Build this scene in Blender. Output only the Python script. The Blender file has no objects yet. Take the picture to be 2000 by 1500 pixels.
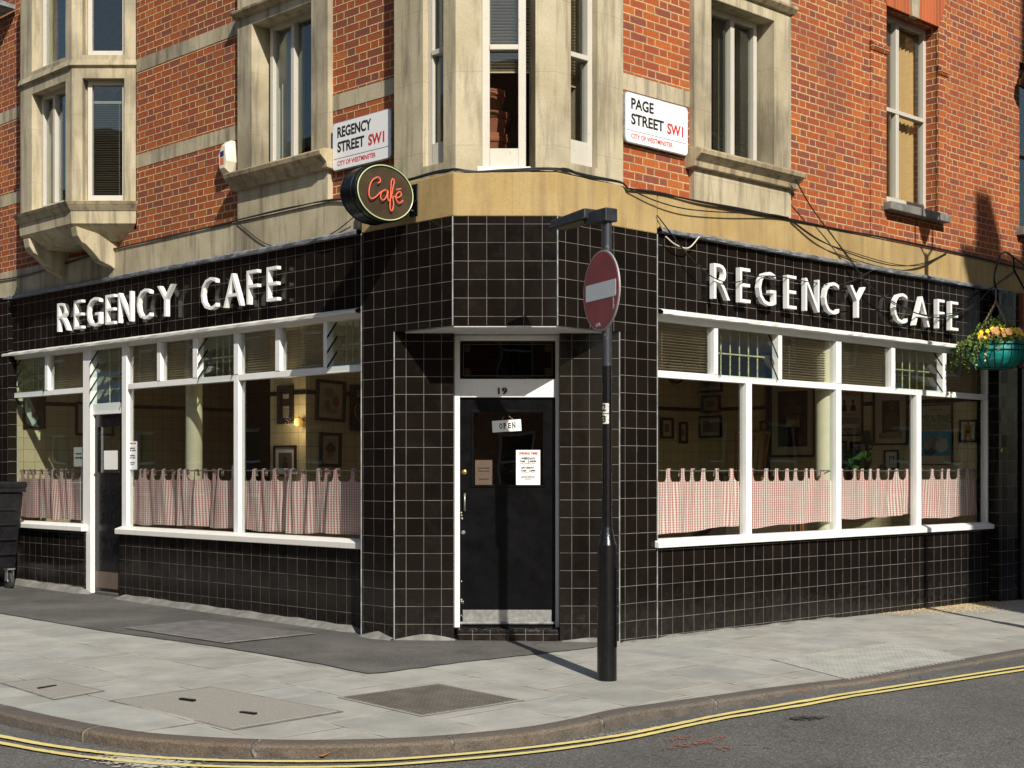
import bpy, bmesh, math, random
from mathutils import Vector, Matrix
R = math.radians
SC = bpy.context.scene
COL = SC.collection
random.seed(7)

# ---------------------------------------------------------------- camera, sky, sun, exposure
EYE, FPX, HOR = 1.6, 2840.0, 918.0
cd = bpy.data.cameras.new('camera'); cam = bpy.data.objects.new('camera', cd); COL.objects.link(cam)
cam.location = (0, 0, EYE); cam.rotation_euler = (R(90), 0, 0)
cd.sensor_width = 36; cd.lens = FPX / 2000 * 36; cd.shift_y = (HOR - 750) / 2000
cd.clip_start = .1; cd.clip_end = 600
SC.camera = cam
SUN_AZ, SUN_EL = 20.9, 36.4       # degrees right of the point behind the camera; above the horizon
sdir = Vector((math.sin(R(SUN_AZ)) * math.cos(R(SUN_EL)), -math.cos(R(SUN_AZ)) * math.cos(R(SUN_EL)), math.sin(R(SUN_EL))))
W_ = bpy.data.worlds.new("World"); SC.world = W_; W_.use_nodes = True
wt = W_.node_tree; sky = wt.nodes.new('ShaderNodeTexSky'); sky.sky_type = 'NISHITA'; sky.sun_disc = False
sky.sun_elevation = R(SUN_EL); sky.sun_rotation = R(180 - SUN_AZ); sky.air_density = 1.2; sky.dust_density = 1.0
bgn = wt.nodes['Background']; bgn.inputs['Strength'].default_value = .075
wt.links.new(sky.outputs[0], bgn.inputs['Color'])
sl = bpy.data.lights.new('sun', 'SUN'); sl.energy = 5.0; sl.angle = R(.5); sl.color = (1, .93, .82)
so = bpy.data.objects.new('sun', sl); COL.objects.link(so); so.location = (8, -10, 20)
so.rotation_euler = (-sdir).to_track_quat('-Z', 'Y').to_euler()
SC.view_settings.view_transform = 'Standard'; SC.view_settings.look = 'None'
SC.view_settings.gamma = 1; SC.view_settings.exposure = .3
SC.cycles.use_denoising = True
SC.cycles.max_bounces = 10; SC.cycles.transparent_max_bounces = 24; SC.cycles.glossy_bounces = 5
SC.cycles.caustics_reflective = False; SC.cycles.caustics_refractive = False

# ---------------------------------------------------------------- wall frames (ex = right seen from the street, n = outwards)
class Fr:
    def __init__(s, ex, n, o): s.ex, s.n, s.o = Vector(ex), Vector(n), o
    def p(s, x, off, z):
        v = s.ex * x + s.n * (s.o + off); return Vector((v.x, v.y, z))
    def off(s, d): return Fr(s.ex, s.n, s.o + d)
EXL, NL = (.6979, -.7162), (-.7162, -.6979)
EXR, NR = (.7162, .6979), (.6979, -.7162)
L = Fr(EXL, NL, -8.3225); RR = Fr(EXR, NR, -8.519); FF = Fr((1, 0), (0, -1), -12.79)
def q(F, px, py, off=0.):
    u = (px - 1000) / FPX; t = (F.o + off) / (F.n.x * u + F.n.y)
    return t * (F.ex.x * u + F.ex.y), EYE + (HOR - py) / FPX * t
def qx(F, px, off=0.): return q(F, px, HOR, off)[0]
def qw(F, px, off=0.):
    return F.p(qx(F, px, off), off, 0)

# ---------------------------------------------------------------- mesh builder
class MB:
    def __init__(s, refs=None): s.v, s.f, s.uv, s.refs = [], [], {}, refs or {}
    def face(s, pts, uv=None):
        i = len(s.v); s.v += [Vector(p) for p in pts]; s.f.append(list(range(i, i + len(pts))))
        if uv: s.uv[len(s.f) - 1] = uv
        return s
    def raw(s, vs, fs):
        i = len(s.v); s.v += [Vector(p) for p in vs]
        for f in fs: s.f.append([k + i for k in f])
        return s
    def hexa(s, b, t):
        vs = list(b) + list(t); n = len(b)
        fs = [list(range(n))[::-1], list(range(n, 2 * n))] + [[k, (k + 1) % n, n + (k + 1) % n, n + k] for k in range(n)]
        return s.raw(vs, fs)
    def box(s, F, x0, x1, o0, o1, z0, z1):
        if x0 > x1: x0, x1 = x1, x0
        if o0 > o1: o0, o1 = o1, o0
        b = [F.p(x0, o1, z0), F.p(x0, o0, z0), F.p(x1, o0, z0), F.p(x1, o1, z0)]
        t = [F.p(x0, o1, z1), F.p(x0, o0, z1), F.p(x1, o0, z1), F.p(x1, o1, z1)]
        return s.hexa(b[::-1], t[::-1])
    def wbox(s, c, d, yaw=0):
        F = Fr((math.cos(yaw), math.sin(yaw)), (math.sin(yaw), -math.cos(yaw)), 0)
        x, o = c[0] * F.ex.x + c[1] * F.ex.y, c[0] * F.n.x + c[1] * F.n.y
        return s.box(F, x - d[0] / 2, x + d[0] / 2, o - d[1] / 2, o + d[1] / 2, c[2] - d[2] / 2, c[2] + d[2] / 2)
    def prism(s, poly, z0, z1):
        a = sum(poly[i][0] * poly[(i + 1) % len(poly)][1] - poly[(i + 1) % len(poly)][0] * poly[i][1] for i in range(len(poly)))
        if a < 0: poly = poly[::-1]
        return s.hexa([Vector((p[0], p[1], z0)) for p in poly], [Vector((p[0], p[1], z1)) for p in poly])
    def poly(s, F, pts, o0, o1):
        """outline in wall coordinates, extruded from o0 to o1"""
        a = sum(pts[i][0] * pts[(i + 1) % len(pts)][1] - pts[(i + 1) % len(pts)][0] * pts[i][1] for i in range(len(pts)))
        if a < 0: pts = pts[::-1]
        return s.hexa([F.p(x, o0, z) for x, z in pts], [F.p(x, o1, z) for x, z in pts])
    def profile(s, F, x0, x1, prof):
        """profile (off, z) swept along the wall from x0 to x1"""
        a = sum(prof[i][0] * prof[(i + 1) % len(prof)][1] - prof[(i + 1) % len(prof)][0] * prof[i][1] for i in range(len(prof)))
        if a < 0: prof = prof[::-1]
        return s.hexa([F.p(x0, o, z) for o, z in prof][::-1], [F.p(x1, o, z) for o, z in prof][::-1])
    def wall(s, F, x0, x1, z0, z1, off, holes=(), depth=.25, ends=True):
        xs = sorted({x0, x1, *[min(max(h[k], x0), x1) for h in holes for k in (0, 1)]})
        zs = sorted({z0, z1, *[min(max(h[k], z0), z1) for h in holes for k in (2, 3)]})
        for i in range(len(xs) - 1):
            for j in range(len(zs) - 1):
                cx, cz = (xs[i] + xs[i + 1]) / 2, (zs[j] + zs[j + 1]) / 2
                if any(h[0] < cx < h[1] and h[2] < cz < h[3] for h in holes): continue
                a, b, c, d = xs[i], xs[i + 1], zs[j], zs[j + 1]
                s.face([F.p(a, off, c), F.p(b, off, c), F.p(b, off, d), F.p(a, off, d)])
                s.face([F.p(b, off - depth, c), F.p(a, off - depth, c), F.p(a, off - depth, d), F.p(b, off - depth, d)])
        for a, b, c, d in [h[:4] for h in holes]:
            e = off - depth
            s.face([F.p(a, off, c), F.p(a, off, d), F.p(a, e, d), F.p(a, e, c)])
            s.face([F.p(b, off, d), F.p(b, off, c), F.p(b, e, c), F.p(b, e, d)])
            if c > z0: s.face([F.p(b, off, c), F.p(a, off, c), F.p(a, e, c), F.p(b, e, c)])
            if d < z1: s.face([F.p(a, off, d), F.p(b, off, d), F.p(b, e, d), F.p(a, e, d)])
        if ends:
            e = off - depth
            s.face([F.p(x0, off, z0), F.p(x0, off, z1), F.p(x0, e, z1), F.p(x0, e, z0)])
            s.face([F.p(x1, off, z1), F.p(x1, off, z0), F.p(x1, e, z0), F.p(x1, e, z1)])
        return s
    def tube(s, pts, r, n=8, caps=True):
        pts = [Vector(p) for p in pts]; rr = r if isinstance(r, (list, tuple)) else [r] * len(pts)
        up = None; rings = []
        for i, p in enumerate(pts):
            d = (pts[min(i + 1, len(pts) - 1)] - pts[max(i - 1, 0)])
            if d.length < 1e-9: d = Vector((0, 0, 1))
            d.normalize()
            if up is None:
                up = Vector((0, 0, 1)) if abs(d.z) < .9 else Vector((1, 0, 0))
            a = d.cross(up).normalized(); b = a.cross(d).normalized(); up = b
            rings.append([p + (a * math.cos(2 * math.pi * k / n) + b * math.sin(2 * math.pi * k / n)) * rr[i] for k in range(n)])
        i0 = len(s.v)
        for rg in rings: s.v += rg
        for i in range(len(rings) - 1):
            for k in range(n):
                s.f.append([i0 + i * n + k, i0 + (i + 1) * n + k, i0 + (i + 1) * n + (k + 1) % n, i0 + i * n + (k + 1) % n])
        if caps:
            s.f.append([i0 + k for k in range(n)]); s.f.append([i0 + (len(rings) - 1) * n + k for k in range(n)][::-1])
        return s
    def lathe(s, c, prof, n=32, axis=Vector((0, 0, 1)), caps=True):
        """prof = (radius, distance along axis)"""
        axis = Vector(axis).normalized(); c = Vector(c)
        a = axis.orthogonal().normalized(); b = axis.cross(a)
        i0 = len(s.v)
        for r, h in prof:
            s.v += [c + axis * h + (a * math.cos(2 * math.pi * k / n) + b * math.sin(2 * math.pi * k / n)) * r for k in range(n)]
        for i in range(len(prof) - 1):
            for k in range(n):
                s.f.append([i0 + i * n + k, i0 + i * n + (k + 1) % n, i0 + (i + 1) * n + (k + 1) % n, i0 + (i + 1) * n + k])
        if caps:
            s.f.append([i0 + k for k in range(n)][::-1]); s.f.append([i0 + (len(prof) - 1) * n + k for k in range(n)])
        return s
    def text(s, F, body, x0, x1, z0, z1, o0, o1, bold=0., rot=0.):
        cu = bpy.data.curves.new('lettering', 'FONT'); cu.body = body; cu.extrude = .5; cu.offset = bold; cu.resolution_u = 3
        ob = bpy.data.objects.new('lettering', cu); COL.objects.link(ob)
        me = bpy.data.meshes.new_from_object(ob.evaluated_get(bpy.context.evaluated_depsgraph_get()))
        bpy.data.objects.remove(ob); bpy.data.curves.remove(cu)
        xs = [v.co.x for v in me.vertices]; ys = [v.co.y for v in me.vertices]
        ax, bx, ay, by = min(xs), max(xs), min(ys), max(ys)
        cx, cz = (x0 + x1) / 2, (z0 + z1) / 2; cr, sr = math.cos(rot), math.sin(rot)
        vs = []
        for v in me.vertices:
            x = x0 + (v.co.x - ax) / (bx - ax) * (x1 - x0) - cx; z = z0 + (v.co.y - ay) / (by - ay) * (z1 - z0) - cz
            vs.append(F.p(cx + x * cr - z * sr, o0 + (v.co.z + .5) * (o1 - o0), cz + x * sr + z * cr))
        s.raw(vs, [list(p.vertices) for p in me.polygons]); bpy.data.meshes.remove(me)
        return s
    def build(s, name, mat, parent=None, smooth=False, bevel=0., fixn=True, merge=True):
        org = Vector((0, 0, 0))
        p = parent
        while p is not None: org += p.location; p = p.parent
        me = bpy.data.meshes.new(name)
        me.from_pydata([v - org for v in s.v], [], s.f)
        uvl = me.uv_layers.new(name='UVMap')
        frs = (('L', EXL, NL), ('R', EXR, NR), ('F', (1, 0), (0, -1)))
        for pi, pol in enumerate(me.polygons):
            if pi in s.uv:
                for k, li in enumerate(pol.loop_indices): uvl.data[li].uv = s.uv[pi][k]
                continue
            nn = pol.normal
            if abs(nn.z) > .75:
                for li in pol.loop_indices:
                    v = s.v[me.loops[li].vertex_index]
                    uvl.data[li].uv = (EXL[0] * v.x + EXL[1] * v.y, EXR[0] * v.x + EXR[1] * v.y)
            else:
                best = max(frs, key=lambda f: abs(f[2][0] * nn.x + f[2][1] * nn.y))
                rx, rz = s.refs.get(best[0], (0, 0))
                for li in pol.loop_indices:
                    v = s.v[me.loops[li].vertex_index]
                    uvl.data[li].uv = (best[1][0] * v.x + best[1][1] * v.y - rx, v.z - rz)
        if fixn:
            bm = bmesh.new(); bm.from_mesh(me)
            if merge: bmesh.ops.remove_doubles(bm, verts=bm.verts, dist=1e-5)
            bmesh.ops.recalc_face_normals(bm, faces=bm.faces)
            bm.to_mesh(me); bm.free()
        if smooth:
            for pol in me.polygons: pol.use_smooth = True
        o = bpy.data.objects.new(name, me); COL.objects.link(o)
        if mat: me.materials.append(mat)
        if parent: o.parent = parent
        if bevel:
            b = o.modifiers.new('bevel', 'BEVEL'); b.width = bevel; b.segments = 2; b.limit_method = 'ANGLE'; b.angle_limit = R(40)
        if smooth:
            try: me.set_sharp_from_angle(angle=R(40))
            except Exception: pass
        return o
def tag(o, label, cat, group=None):
    o['label'] = label; o['category'] = cat
    if group: o['group'] = group
    return o
def thing(name, label, cat, loc=(0, 0, 0), group=None):
    o = bpy.data.objects.new(name, None); COL.objects.link(o); o.location = loc; o.empty_display_size = .2
    return tag(o, label, cat, group)
def struct(o, kind='structure'): o['kind'] = kind; return o
def copy_tree(o, parent=None):
    c = o.copy(); COL.objects.link(c); c.parent = parent
    for ch in [x for x in COL.objects if x.parent == o]: copy_tree(ch, c)
    return c
def smooth_path(pts, n=6):
    """Catmull-Rom through the points"""
    P = [Vector(p) for p in pts]; P = [P[0] * 2 - P[1]] + P + [P[-1] * 2 - P[-2]]; out = []
    for i in range(1, len(P) - 2):
        for k in range(n):
            t = k / n; a, b, c, d = P[i - 1:i + 3]
            out.append(.5 * ((2 * b) + (c - a) * t + (2 * a - 5 * b + 4 * c - d) * t * t + (3 * b - a - 3 * c + d) * t ** 3))
    return out + [P[-2]]

# ---------------------------------------------------------------- materials
def srgb(r, g, b):
    f = lambda c: (c / 255 / 12.92) if c / 255 <= .04045 else ((c / 255 + .055) / 1.055) ** 2.4
    return (f(r), f(g), f(b))
class G:
    def __init__(s, name):
        s.mat = bpy.data.materials.new(name); s.mat.use_nodes = True; s.t = s.mat.node_tree
        s.b = s.t.nodes['Principled BSDF']; s.out = s.t.nodes['Material Output']
    def node(s, ty, **kw):
        n = s.t.nodes.new('ShaderNode' + ty)
        for k, v in kw.items(): setattr(n, k, v)
        return n
    def put(s, sock, v):
        if isinstance(v, bpy.types.NodeSocket): s.t.links.new(v, sock)
        elif v is not None:
            if sock.type == 'RGBA' and len(v) == 3: v = (*v, 1)
            sock.default_value = v
    def m(s, op, a, b=None, c=None):
        n = s.node('Math', operation=op)
        for k, v in enumerate((a, b, c)):
            if v is not None: s.put(n.inputs[k], v)
        return n.outputs[0]
    def mix(s, f, a, b, mode='MIX'):
        n = s.node('Mix', data_type='RGBA', blend_type=mode)
        s.put(n.inputs[0], f); s.put(n.inputs[6], a); s.put(n.inputs[7], b); return n.outputs[2]
    def pos(s): return s.node('NewGeometry').outputs['Position']
    def uv(s):
        n = s.node('UVMap'); n.uv_map = 'UVMap'; sp = s.node('SeparateXYZ'); s.put(sp.inputs[0], n.outputs[0]); return sp.outputs[0], sp.outputs[1]
    def xyz(s, x, y, z=0.):
        n = s.node('CombineXYZ'); s.put(n.inputs[0], x); s.put(n.inputs[1], y); s.put(n.inputs[2], z); return n.outputs[0]
    def scale(s, v, k):
        n = s.node('VectorMath', operation='MULTIPLY'); s.put(n.inputs[0], v); n.inputs[1].default_value = k; return n.outputs[0]
    def noise(s, sc, det=4, vec=None, rough=.55, col=False):
        n = s.node('TexNoise'); n.inputs['Scale'].default_value = sc; n.inputs['Detail'].default_value = det; n.inputs['Roughness'].default_value = rough
        s.put(n.inputs['Vector'], vec if vec is not None else s.pos()); return n.outputs[1 if col else 0]
    def white(s, vec):
        n = s.node('TexWhiteNoise', noise_dimensions='3D'); s.put(n.inputs['Vector'], vec); return n.outputs[0]
    def rng(s, v, a, b, c=0., d=1.):
        n = s.node('MapRange'); s.put(n.inputs[0], v)
        for k, x in enumerate((a, b, c, d)): n.inputs[1 + k].default_value = x
        return n.outputs[0]
    def ramp(s, f, stops):
        n = s.node('ValToRGB'); s.put(n.inputs[0], f); e = n.color_ramp.elements
        while len(e) < len(stops): e.new(.5)
        for k, (p, c) in enumerate(stops): e[k].position = p; e[k].color = (*c, 1)
        return n.outputs[0]
    def bump(s, h, st=.4, dist=.01):
        n = s.node('Bump'); n.inputs['Strength'].default_value = st; n.inputs['Distance'].default_value = dist; s.put(n.inputs['Height'], h)
        s.put(s.b.inputs['Normal'], n.outputs[0]); return n
    def done(s, col=None, rough=None, metal=None, spec=None):
        if col is not None: s.put(s.b.inputs['Base Color'], col)
        if rough is not None: s.put(s.b.inputs['Roughness'], rough)
        if metal is not None: s.put(s.b.inputs['Metallic'], metal)
        if spec is not None: s.put(s.b.inputs['Specular IOR Level'], spec)
        return s.mat
def plain(name, col, rough=.6, metal=0., var=.15, sc=9., bump=0., spec=.5):
    g = G(name); f = g.rng(g.noise(sc, 5), .3, .7, 1 - var, 1 + var)
    c = g.mix(1., col, g.xyz(f, f, f), 'MULTIPLY')
    if bump: g.bump(g.noise(sc * 6, 4), bump, .004)
    return g.done(c, g.rng(g.noise(sc * 1.7, 3), .3, .7, max(rough - .08, .03), min(rough + .08, 1)), metal, spec)

def brick_material():
    g = G('red_brick'); u, v = g.uv(); CH, ST, HD, J = .0735, .2275, .1135, .0125
    PER = ST + HD
    row = g.m('FLOOR', g.m('DIVIDE', v, CH)); fv = g.m('SUBTRACT', v, g.m('MULTIPLY', row, CH))
    odd = g.m('FLOORED_MODULO', row, 2.)
    jig = g.m('MULTIPLY', g.m('SUBTRACT', g.white(g.xyz(row, 3.1, 0.)), .5), .02)
    uu = g.m('ADD', g.m('ADD', u, 100.), g.m('ADD', g.m('MULTIPLY', odd, PER / 2), jig))
    cell = g.m('FLOOR', g.m('DIVIDE', uu, PER)); fu = g.m('SUBTRACT', uu, g.m('MULTIPLY', cell, PER))
    hd = g.m('GREATER_THAN', fu, ST)
    fu2 = g.m('SUBTRACT', fu, g.m('MULTIPLY', hd, ST)); ln = g.m('SUBTRACT', ST, g.m('MULTIPLY', hd, ST - HD))
    wob = g.m('MULTIPLY', g.m('SUBTRACT', g.noise(28, 3), .5), .008)
    dx = g.m('MINIMUM', fu2, g.m('SUBTRACT', ln, fu2)); dy = g.m('MINIMUM', fv, g.m('SUBTRACT', CH, fv))
    d = g.m('ADD', g.m('MINIMUM', dx, dy), wob)
    br = g.rng(d, J / 2 - .0015, J / 2 + .0025)
    rnd = g.white(g.xyz(cell, row, hd)); rnd2 = g.white(g.xyz(cell, row, g.m('ADD', hd, 5.)))
    base = g.ramp(rnd, [(0., (.19, .052, .034)), (.2, (.25, .056, .024)), (.5, (.315, .062, .014)), (.85, (.37, .08, .014)), (1., (.43, .115, .018))])
    bl = g.rng(g.noise(17, 6, rough=.68), .46, .72); base = g.mix(g.m('MULTIPLY', bl, .45), base, (.3, .08, .04))
    n1 = g.rng(g.noise(60, 5), .3, .75, .72, 1.2); base = g.mix(1., base, g.xyz(n1, n1, n1), 'MULTIPLY')
    soot = g.rng(g.noise(1.1, 4), .45, .8, 0., .5); base = g.mix(soot, base, (.12, .045, .03))
    chip = g.rng(g.noise(9, 6, rough=.7), .66, .72); base = g.mix(g.m('MULTIPLY', chip, .5), base, (.4, .22, .15))
    mn = g.rng(g.noise(40, 4), .3, .7, .75, 1.15); mort = g.mix(1., (.53, .37, .18), g.xyz(mn, mn, mn), 'MULTIPLY')
    mort = g.mix(g.rng(g.noise(1.6, 4), .42, .7, 0., .6), mort, (.2, .13, .08))
    h = g.m('ADD', g.m('MULTIPLY', g.rng(d, -.004, .0075, 1., 0.), 1.25), g.m('ADD', g.m('MULTIPLY', rnd2, .3), g.m('MULTIPLY', g.noise(70, 4), .5)))
    g.bump(h, .9, .006)
    return g.done(g.mix(br, mort, base), .88)
def tile_material(name, P, col, grout, rough, J=.0035, var=.25, tilt=.02, dirt=True, spec=.5, Pv=None):
    g = G(name); u, v = g.uv(); Pv = Pv or P
    cu = g.m('FLOOR', g.m('DIVIDE', u, P)); cv = g.m('FLOOR', g.m('DIVIDE', v, Pv))
    fu = g.m('SUBTRACT', u, g.m('MULTIPLY', cu, P)); fv = g.m('SUBTRACT', v, g.m('MULTIPLY', cv, Pv))
    d = g.m('MINIMUM', g.m('MINIMUM', fu, g.m('SUBTRACT', P, fu)), g.m('MINIMUM', fv, g.m('SUBTRACT', Pv, fv)))
    t = g.rng(d, J / 2 - .0006, J / 2 + .0006)
    rnd = g.white(g.xyz(cu, cv, 1.)); k = g.rng(rnd, 0, 1, 1 - var, 1 + var)
    c = g.mix(1., col, g.xyz(k, k, k), 'MULTIPLY')
    ro = rough
    if dirt:
        sm = g.rng(g.noise(7, 6, rough=.65), .5, .75, 0., .5); c = g.mix(g.m('MULTIPLY', sm, .12), c, (.05, .045, .04))
        z = g.node('SeparateXYZ'); g.put(z.inputs[0], g.pos())
        low = g.m('MULTIPLY', g.rng(z.outputs[2], .1, .55, 1., 0.), g.rng(g.noise(14, 6, rough=.7), .4, .8))
        c = g.mix(g.m('MULTIPLY', low, .16), c, (.13, .12, .11))
        spk = g.rng(g.noise(160, 2), .74, .78); c = g.mix(g.m('MULTIPLY', spk, .35), c, (.3, .28, .25))
        chip = g.m('MULTIPLY', g.rng(d, .012, .002), g.rng(g.noise(11, 5, rough=.7), .68, .71)); c = g.mix(g.m('MULTIPLY', chip, .7), c, (.2, .17, .14))
        ro = g.m('ADD', rough, g.m('MULTIPLY', g.m('ADD', low, sm), .3))
    gn = g.rng(g.noise(6, 4), .3, .7, .6, 1.1); gc = g.mix(1., grout, g.xyz(gn, gn, gn), 'MULTIPLY')
    # each tile lies a hair out of plane: a slope per tile in the height
    hx = g.m('MULTIPLY', fu, g.m('SUBTRACT', g.white(g.xyz(cu, cv, 2.)), .5)); hy = g.m('MULTIPLY', fv, g.m('SUBTRACT', g.white(g.xyz(cu, cv, 3.)), .5))
    h = g.m('ADD', g.m('MULTIPLY', g.m('ADD', hx, hy), tilt), g.m('ADD', g.m('MULTIPLY', t, .0012), g.m('MULTIPLY', g.noise(5, 2), .0012)))
    g.bump(h, 1., 1.)
    return g.done(g.mix(t, gc, c), g.m('ADD', g.m('MULTIPLY', t, ro), g.m('MULTIPLY', g.m('SUBTRACT', 1., t), .85)), 0., spec)
def stone_material(name, c0, c1, stain, amt=.5):
    g = G(name); p = g.pos()
    base = g.mix(g.rng(g.noise(2.2, 5), .35, .68), c0, c1)
    gr = g.rng(g.noise(90, 4, rough=.7), .25, .8, .8, 1.15); base = g.mix(1., base, g.xyz(gr, gr, gr), 'MULTIPLY')
    st = g.noise(3.2, 5, g.scale(p, (3.2, 3.2, .35)), .6); base = g.mix(g.rng(st, .48, .72, 0., amt), base, stain)
    pit = g.rng(g.noise(55, 5, rough=.75), .62, .72); base = g.mix(g.m('MULTIPLY', pit, .4), base, stain)
    wash = g.rng(g.noise(1.7, 5, g.scale(p, (1., 1., .6)), .65), .56, .72, 0., .35); base = g.mix(wash, base, (min(c0[0] * 1.35, .8), min(c0[1] * 1.36, .8), min(c0[2] * 1.4, .8)))
    pa = g.noise(.9, 4); base = g.mix(g.rng(pa, .52, .75, 0., amt * .8), base, (stain[0] * .55, stain[1] * .55, stain[2] * .6))
    # fine block joints
    u, v = g.uv(); fj = g.m('FLOORED_MODULO', u, .93); vj = g.m('FLOORED_MODULO', v, .62)
    j = g.m('MINIMUM', g.rng(fj, .003, .005), g.rng(vj, .003, .005))
    base = g.mix(g.m('MULTIPLY', g.m('SUBTRACT', 1., j), .45), base, stain)
    g.bump(g.m('ADD', g.m('MULTIPLY', g.noise(110, 4, rough=.7), .6), g.noise(18, 4)), .35, .006)
    return g.done(base, .9)
def paint_material(name='white_paint', flake=.3, col=(.8, .8, .785)):
    g = G(name)
    c = g.mix(g.rng(g.noise(4, 4), .4, .7, 0., .25), col, (.6, .59, .56))
    st = g.noise(7, 5, g.scale(g.pos(), (4, 4, .5)), .6); c = g.mix(g.rng(st, .58, .8, 0., .35), c, (.38, .35, .3))
    fl = g.rng(g.noise(38, 6, rough=.7), .76 - flake * .16, .79 - flake * .16)
    c = g.mix(g.m('MULTIPLY', fl, .85), c, (.33, .27, .21))
    g.bump(g.m('ADD', g.m('MULTIPLY', fl, -.6), g.m('MULTIPLY', g.noise(30, 3), .3)), .4, .004)
    return g.done(c, g.rng(g.noise(12, 3), .3, .7, .32, .5))
def glass_material(name, tint=(.93, .95, .93), refl=1., wav=.0015):
    g = G(name); g.t.nodes.remove(g.b)
    ge = g.node('NewGeometry'); dt = g.node('VectorMath', operation='DOT_PRODUCT'); g.put(dt.inputs[0], ge.outputs['Normal']); g.put(dt.inputs[1], ge.outputs['Incoming'])
    fr = g.m('ADD', .042, g.m('MULTIPLY', g.m('POWER', g.m('SUBTRACT', 1., g.m('MINIMUM', g.m('ABSOLUTE', dt.outputs['Value']), 1.)), 5.), .958))
    bp = g.node('Bump'); bp.inputs['Strength'].default_value = 1.; bp.inputs['Distance'].default_value = 1.
    g.put(bp.inputs['Height'], g.m('MULTIPLY', g.noise(1.3, 2), wav))
    tr = g.node('BsdfTransparent'); g.put(tr.inputs[0], tint)
    gl = g.node('BsdfGlossy'); gl.inputs['Roughness'].default_value = .01; g.put(gl.inputs['Normal'], bp.outputs[0]); g.put(gl.inputs[0], (.9, .93, .95))
    mx = g.node('MixShader'); g.put(mx.inputs[0], g.m('MINIMUM', g.m('MULTIPLY', fr, refl), 1.))
    g.put(mx.inputs[1], tr.outputs[0]); g.put(mx.inputs[2], gl.outputs[0]); g.put(g.out.inputs[0], mx.outputs[0])
    return g.mat
def gingham_material(name, k=1.):
    g = G(name); g.t.nodes.remove(g.b); u, v = g.uv(); P = .042; Pv_ = .0235
    su = g.m('LESS_THAN', g.m('FLOORED_MODULO', u, P), P / 2); sv = g.m('LESS_THAN', g.m('FLOORED_MODULO', v, Pv_), Pv_ / 2)
    s = g.m('ADD', g.m('MULTIPLY', su, .66), g.m('MULTIPLY', sv, .34))
    c = g.ramp(s, [(0., (.92, .9, .88)), (.34, (.86, .7, .69)), (.66, (.76, .44, .44)), (1., (.6, .15, .155))])
    c = g.mix(g.rng(g.noise(3, 3), .4, .7, 0., .12), c, (.5, .38, .35))
    d = g.node('BsdfDiffuse'); t = g.node('BsdfTranslucent'); g.put(d.inputs[0], c); g.put(t.inputs[0], c)
    mx = g.node('MixShader'); mx.inputs[0].default_value = .12; g.put(mx.inputs[1], d.outputs[0]); g.put(mx.inputs[2], t.outputs[0])
    g.put(g.out.inputs[0], mx.outputs[0]); return g.mat
def slab_material():
    g = G('paving_slabs'); u, v = g.uv(); Hh = .62
    row = g.m('FLOOR', g.m('DIVIDE', v, Hh)); fv = g.m('SUBTRACT', v, g.m('MULTIPLY', row, Hh))
    sh = g.m('MULTIPLY', g.white(g.xyz(row, 1., 0.)), .8); Lw = .86
    uu = g.m('ADD', u, sh); cell = g.m('FLOOR', g.m('DIVIDE', uu, Lw)); fu = g.m('SUBTRACT', uu, g.m('MULTIPLY', cell, Lw))
    # a second joint somewhere inside each cell cuts it in two slabs of unequal length
    cut = g.m('ADD', .33, g.m('MULTIPLY', g.white(g.xyz(cell, row, 4.)), .6)); two = g.m('GREATER_THAN', fu, cut)
    wob = g.m('MULTIPLY', g.m('SUBTRACT', g.noise(9, 4), .5), .012)
    d = g.m('MINIMUM', g.m('MINIMUM', fu, g.m('SUBTRACT', Lw, fu)), g.m('MINIMUM', fv, g.m('SUBTRACT', Hh, fv)))
    d = g.m('ADD', g.m('MINIMUM', d, g.m('ABSOLUTE', g.m('SUBTRACT', fu, cut))), wob)
    jt = g.rng(d, .004, .009); edge = g.rng(d, .008, .045)
    rnd = g.white(g.xyz(cell, row, g.m('ADD', two, .5)))
    c = g.ramp(rnd, [(0., (.27, .277, .26)), (.3, (.325, .322, .29)), (.65, (.345, .345, .318)), (1., (.30, .31, .295))])
    n1 = g.rng(g.noise(2.4, 6, rough=.62), .3, .72, .74, 1.14); c = g.mix(1., c, g.xyz(n1, n1, n1), 'MULTIPLY')
    n2 = g.rng(g.noise(130, 3), .3, .7, .86, 1.1); c = g.mix(1., c, g.xyz(n2, n2, n2), 'MULTIPLY')
    stn = g.rng(g.noise(1.1, 5), .55, .75, 0., .3); c = g.mix(stn, c, (.26, .235, .195))
    spot = g.rng(g.noise(24, 3), .76, .79); c = g.mix(g.m('MULTIPLY', spot, .45), c, (.1, .1, .1))
    c = g.mix(g.m('MULTIPLY', g.m('SUBTRACT', 1., edge), .4), c, (.4, .375, .315))
    jc = g.mix(g.rng(g.noise(3.5, 3), .4, .62), (.09, .082, .07), (.38, .355, .3)); c = g.mix(jt, jc, c)
    g.bump(g.m('ADD', g.m('MULTIPLY', jt, .6), g.m('ADD', g.m('MULTIPLY', rnd, .5), g.m('MULTIPLY', g.noise(60, 4), .25))), .5, .006)
    return g.done(c, .82)
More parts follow.
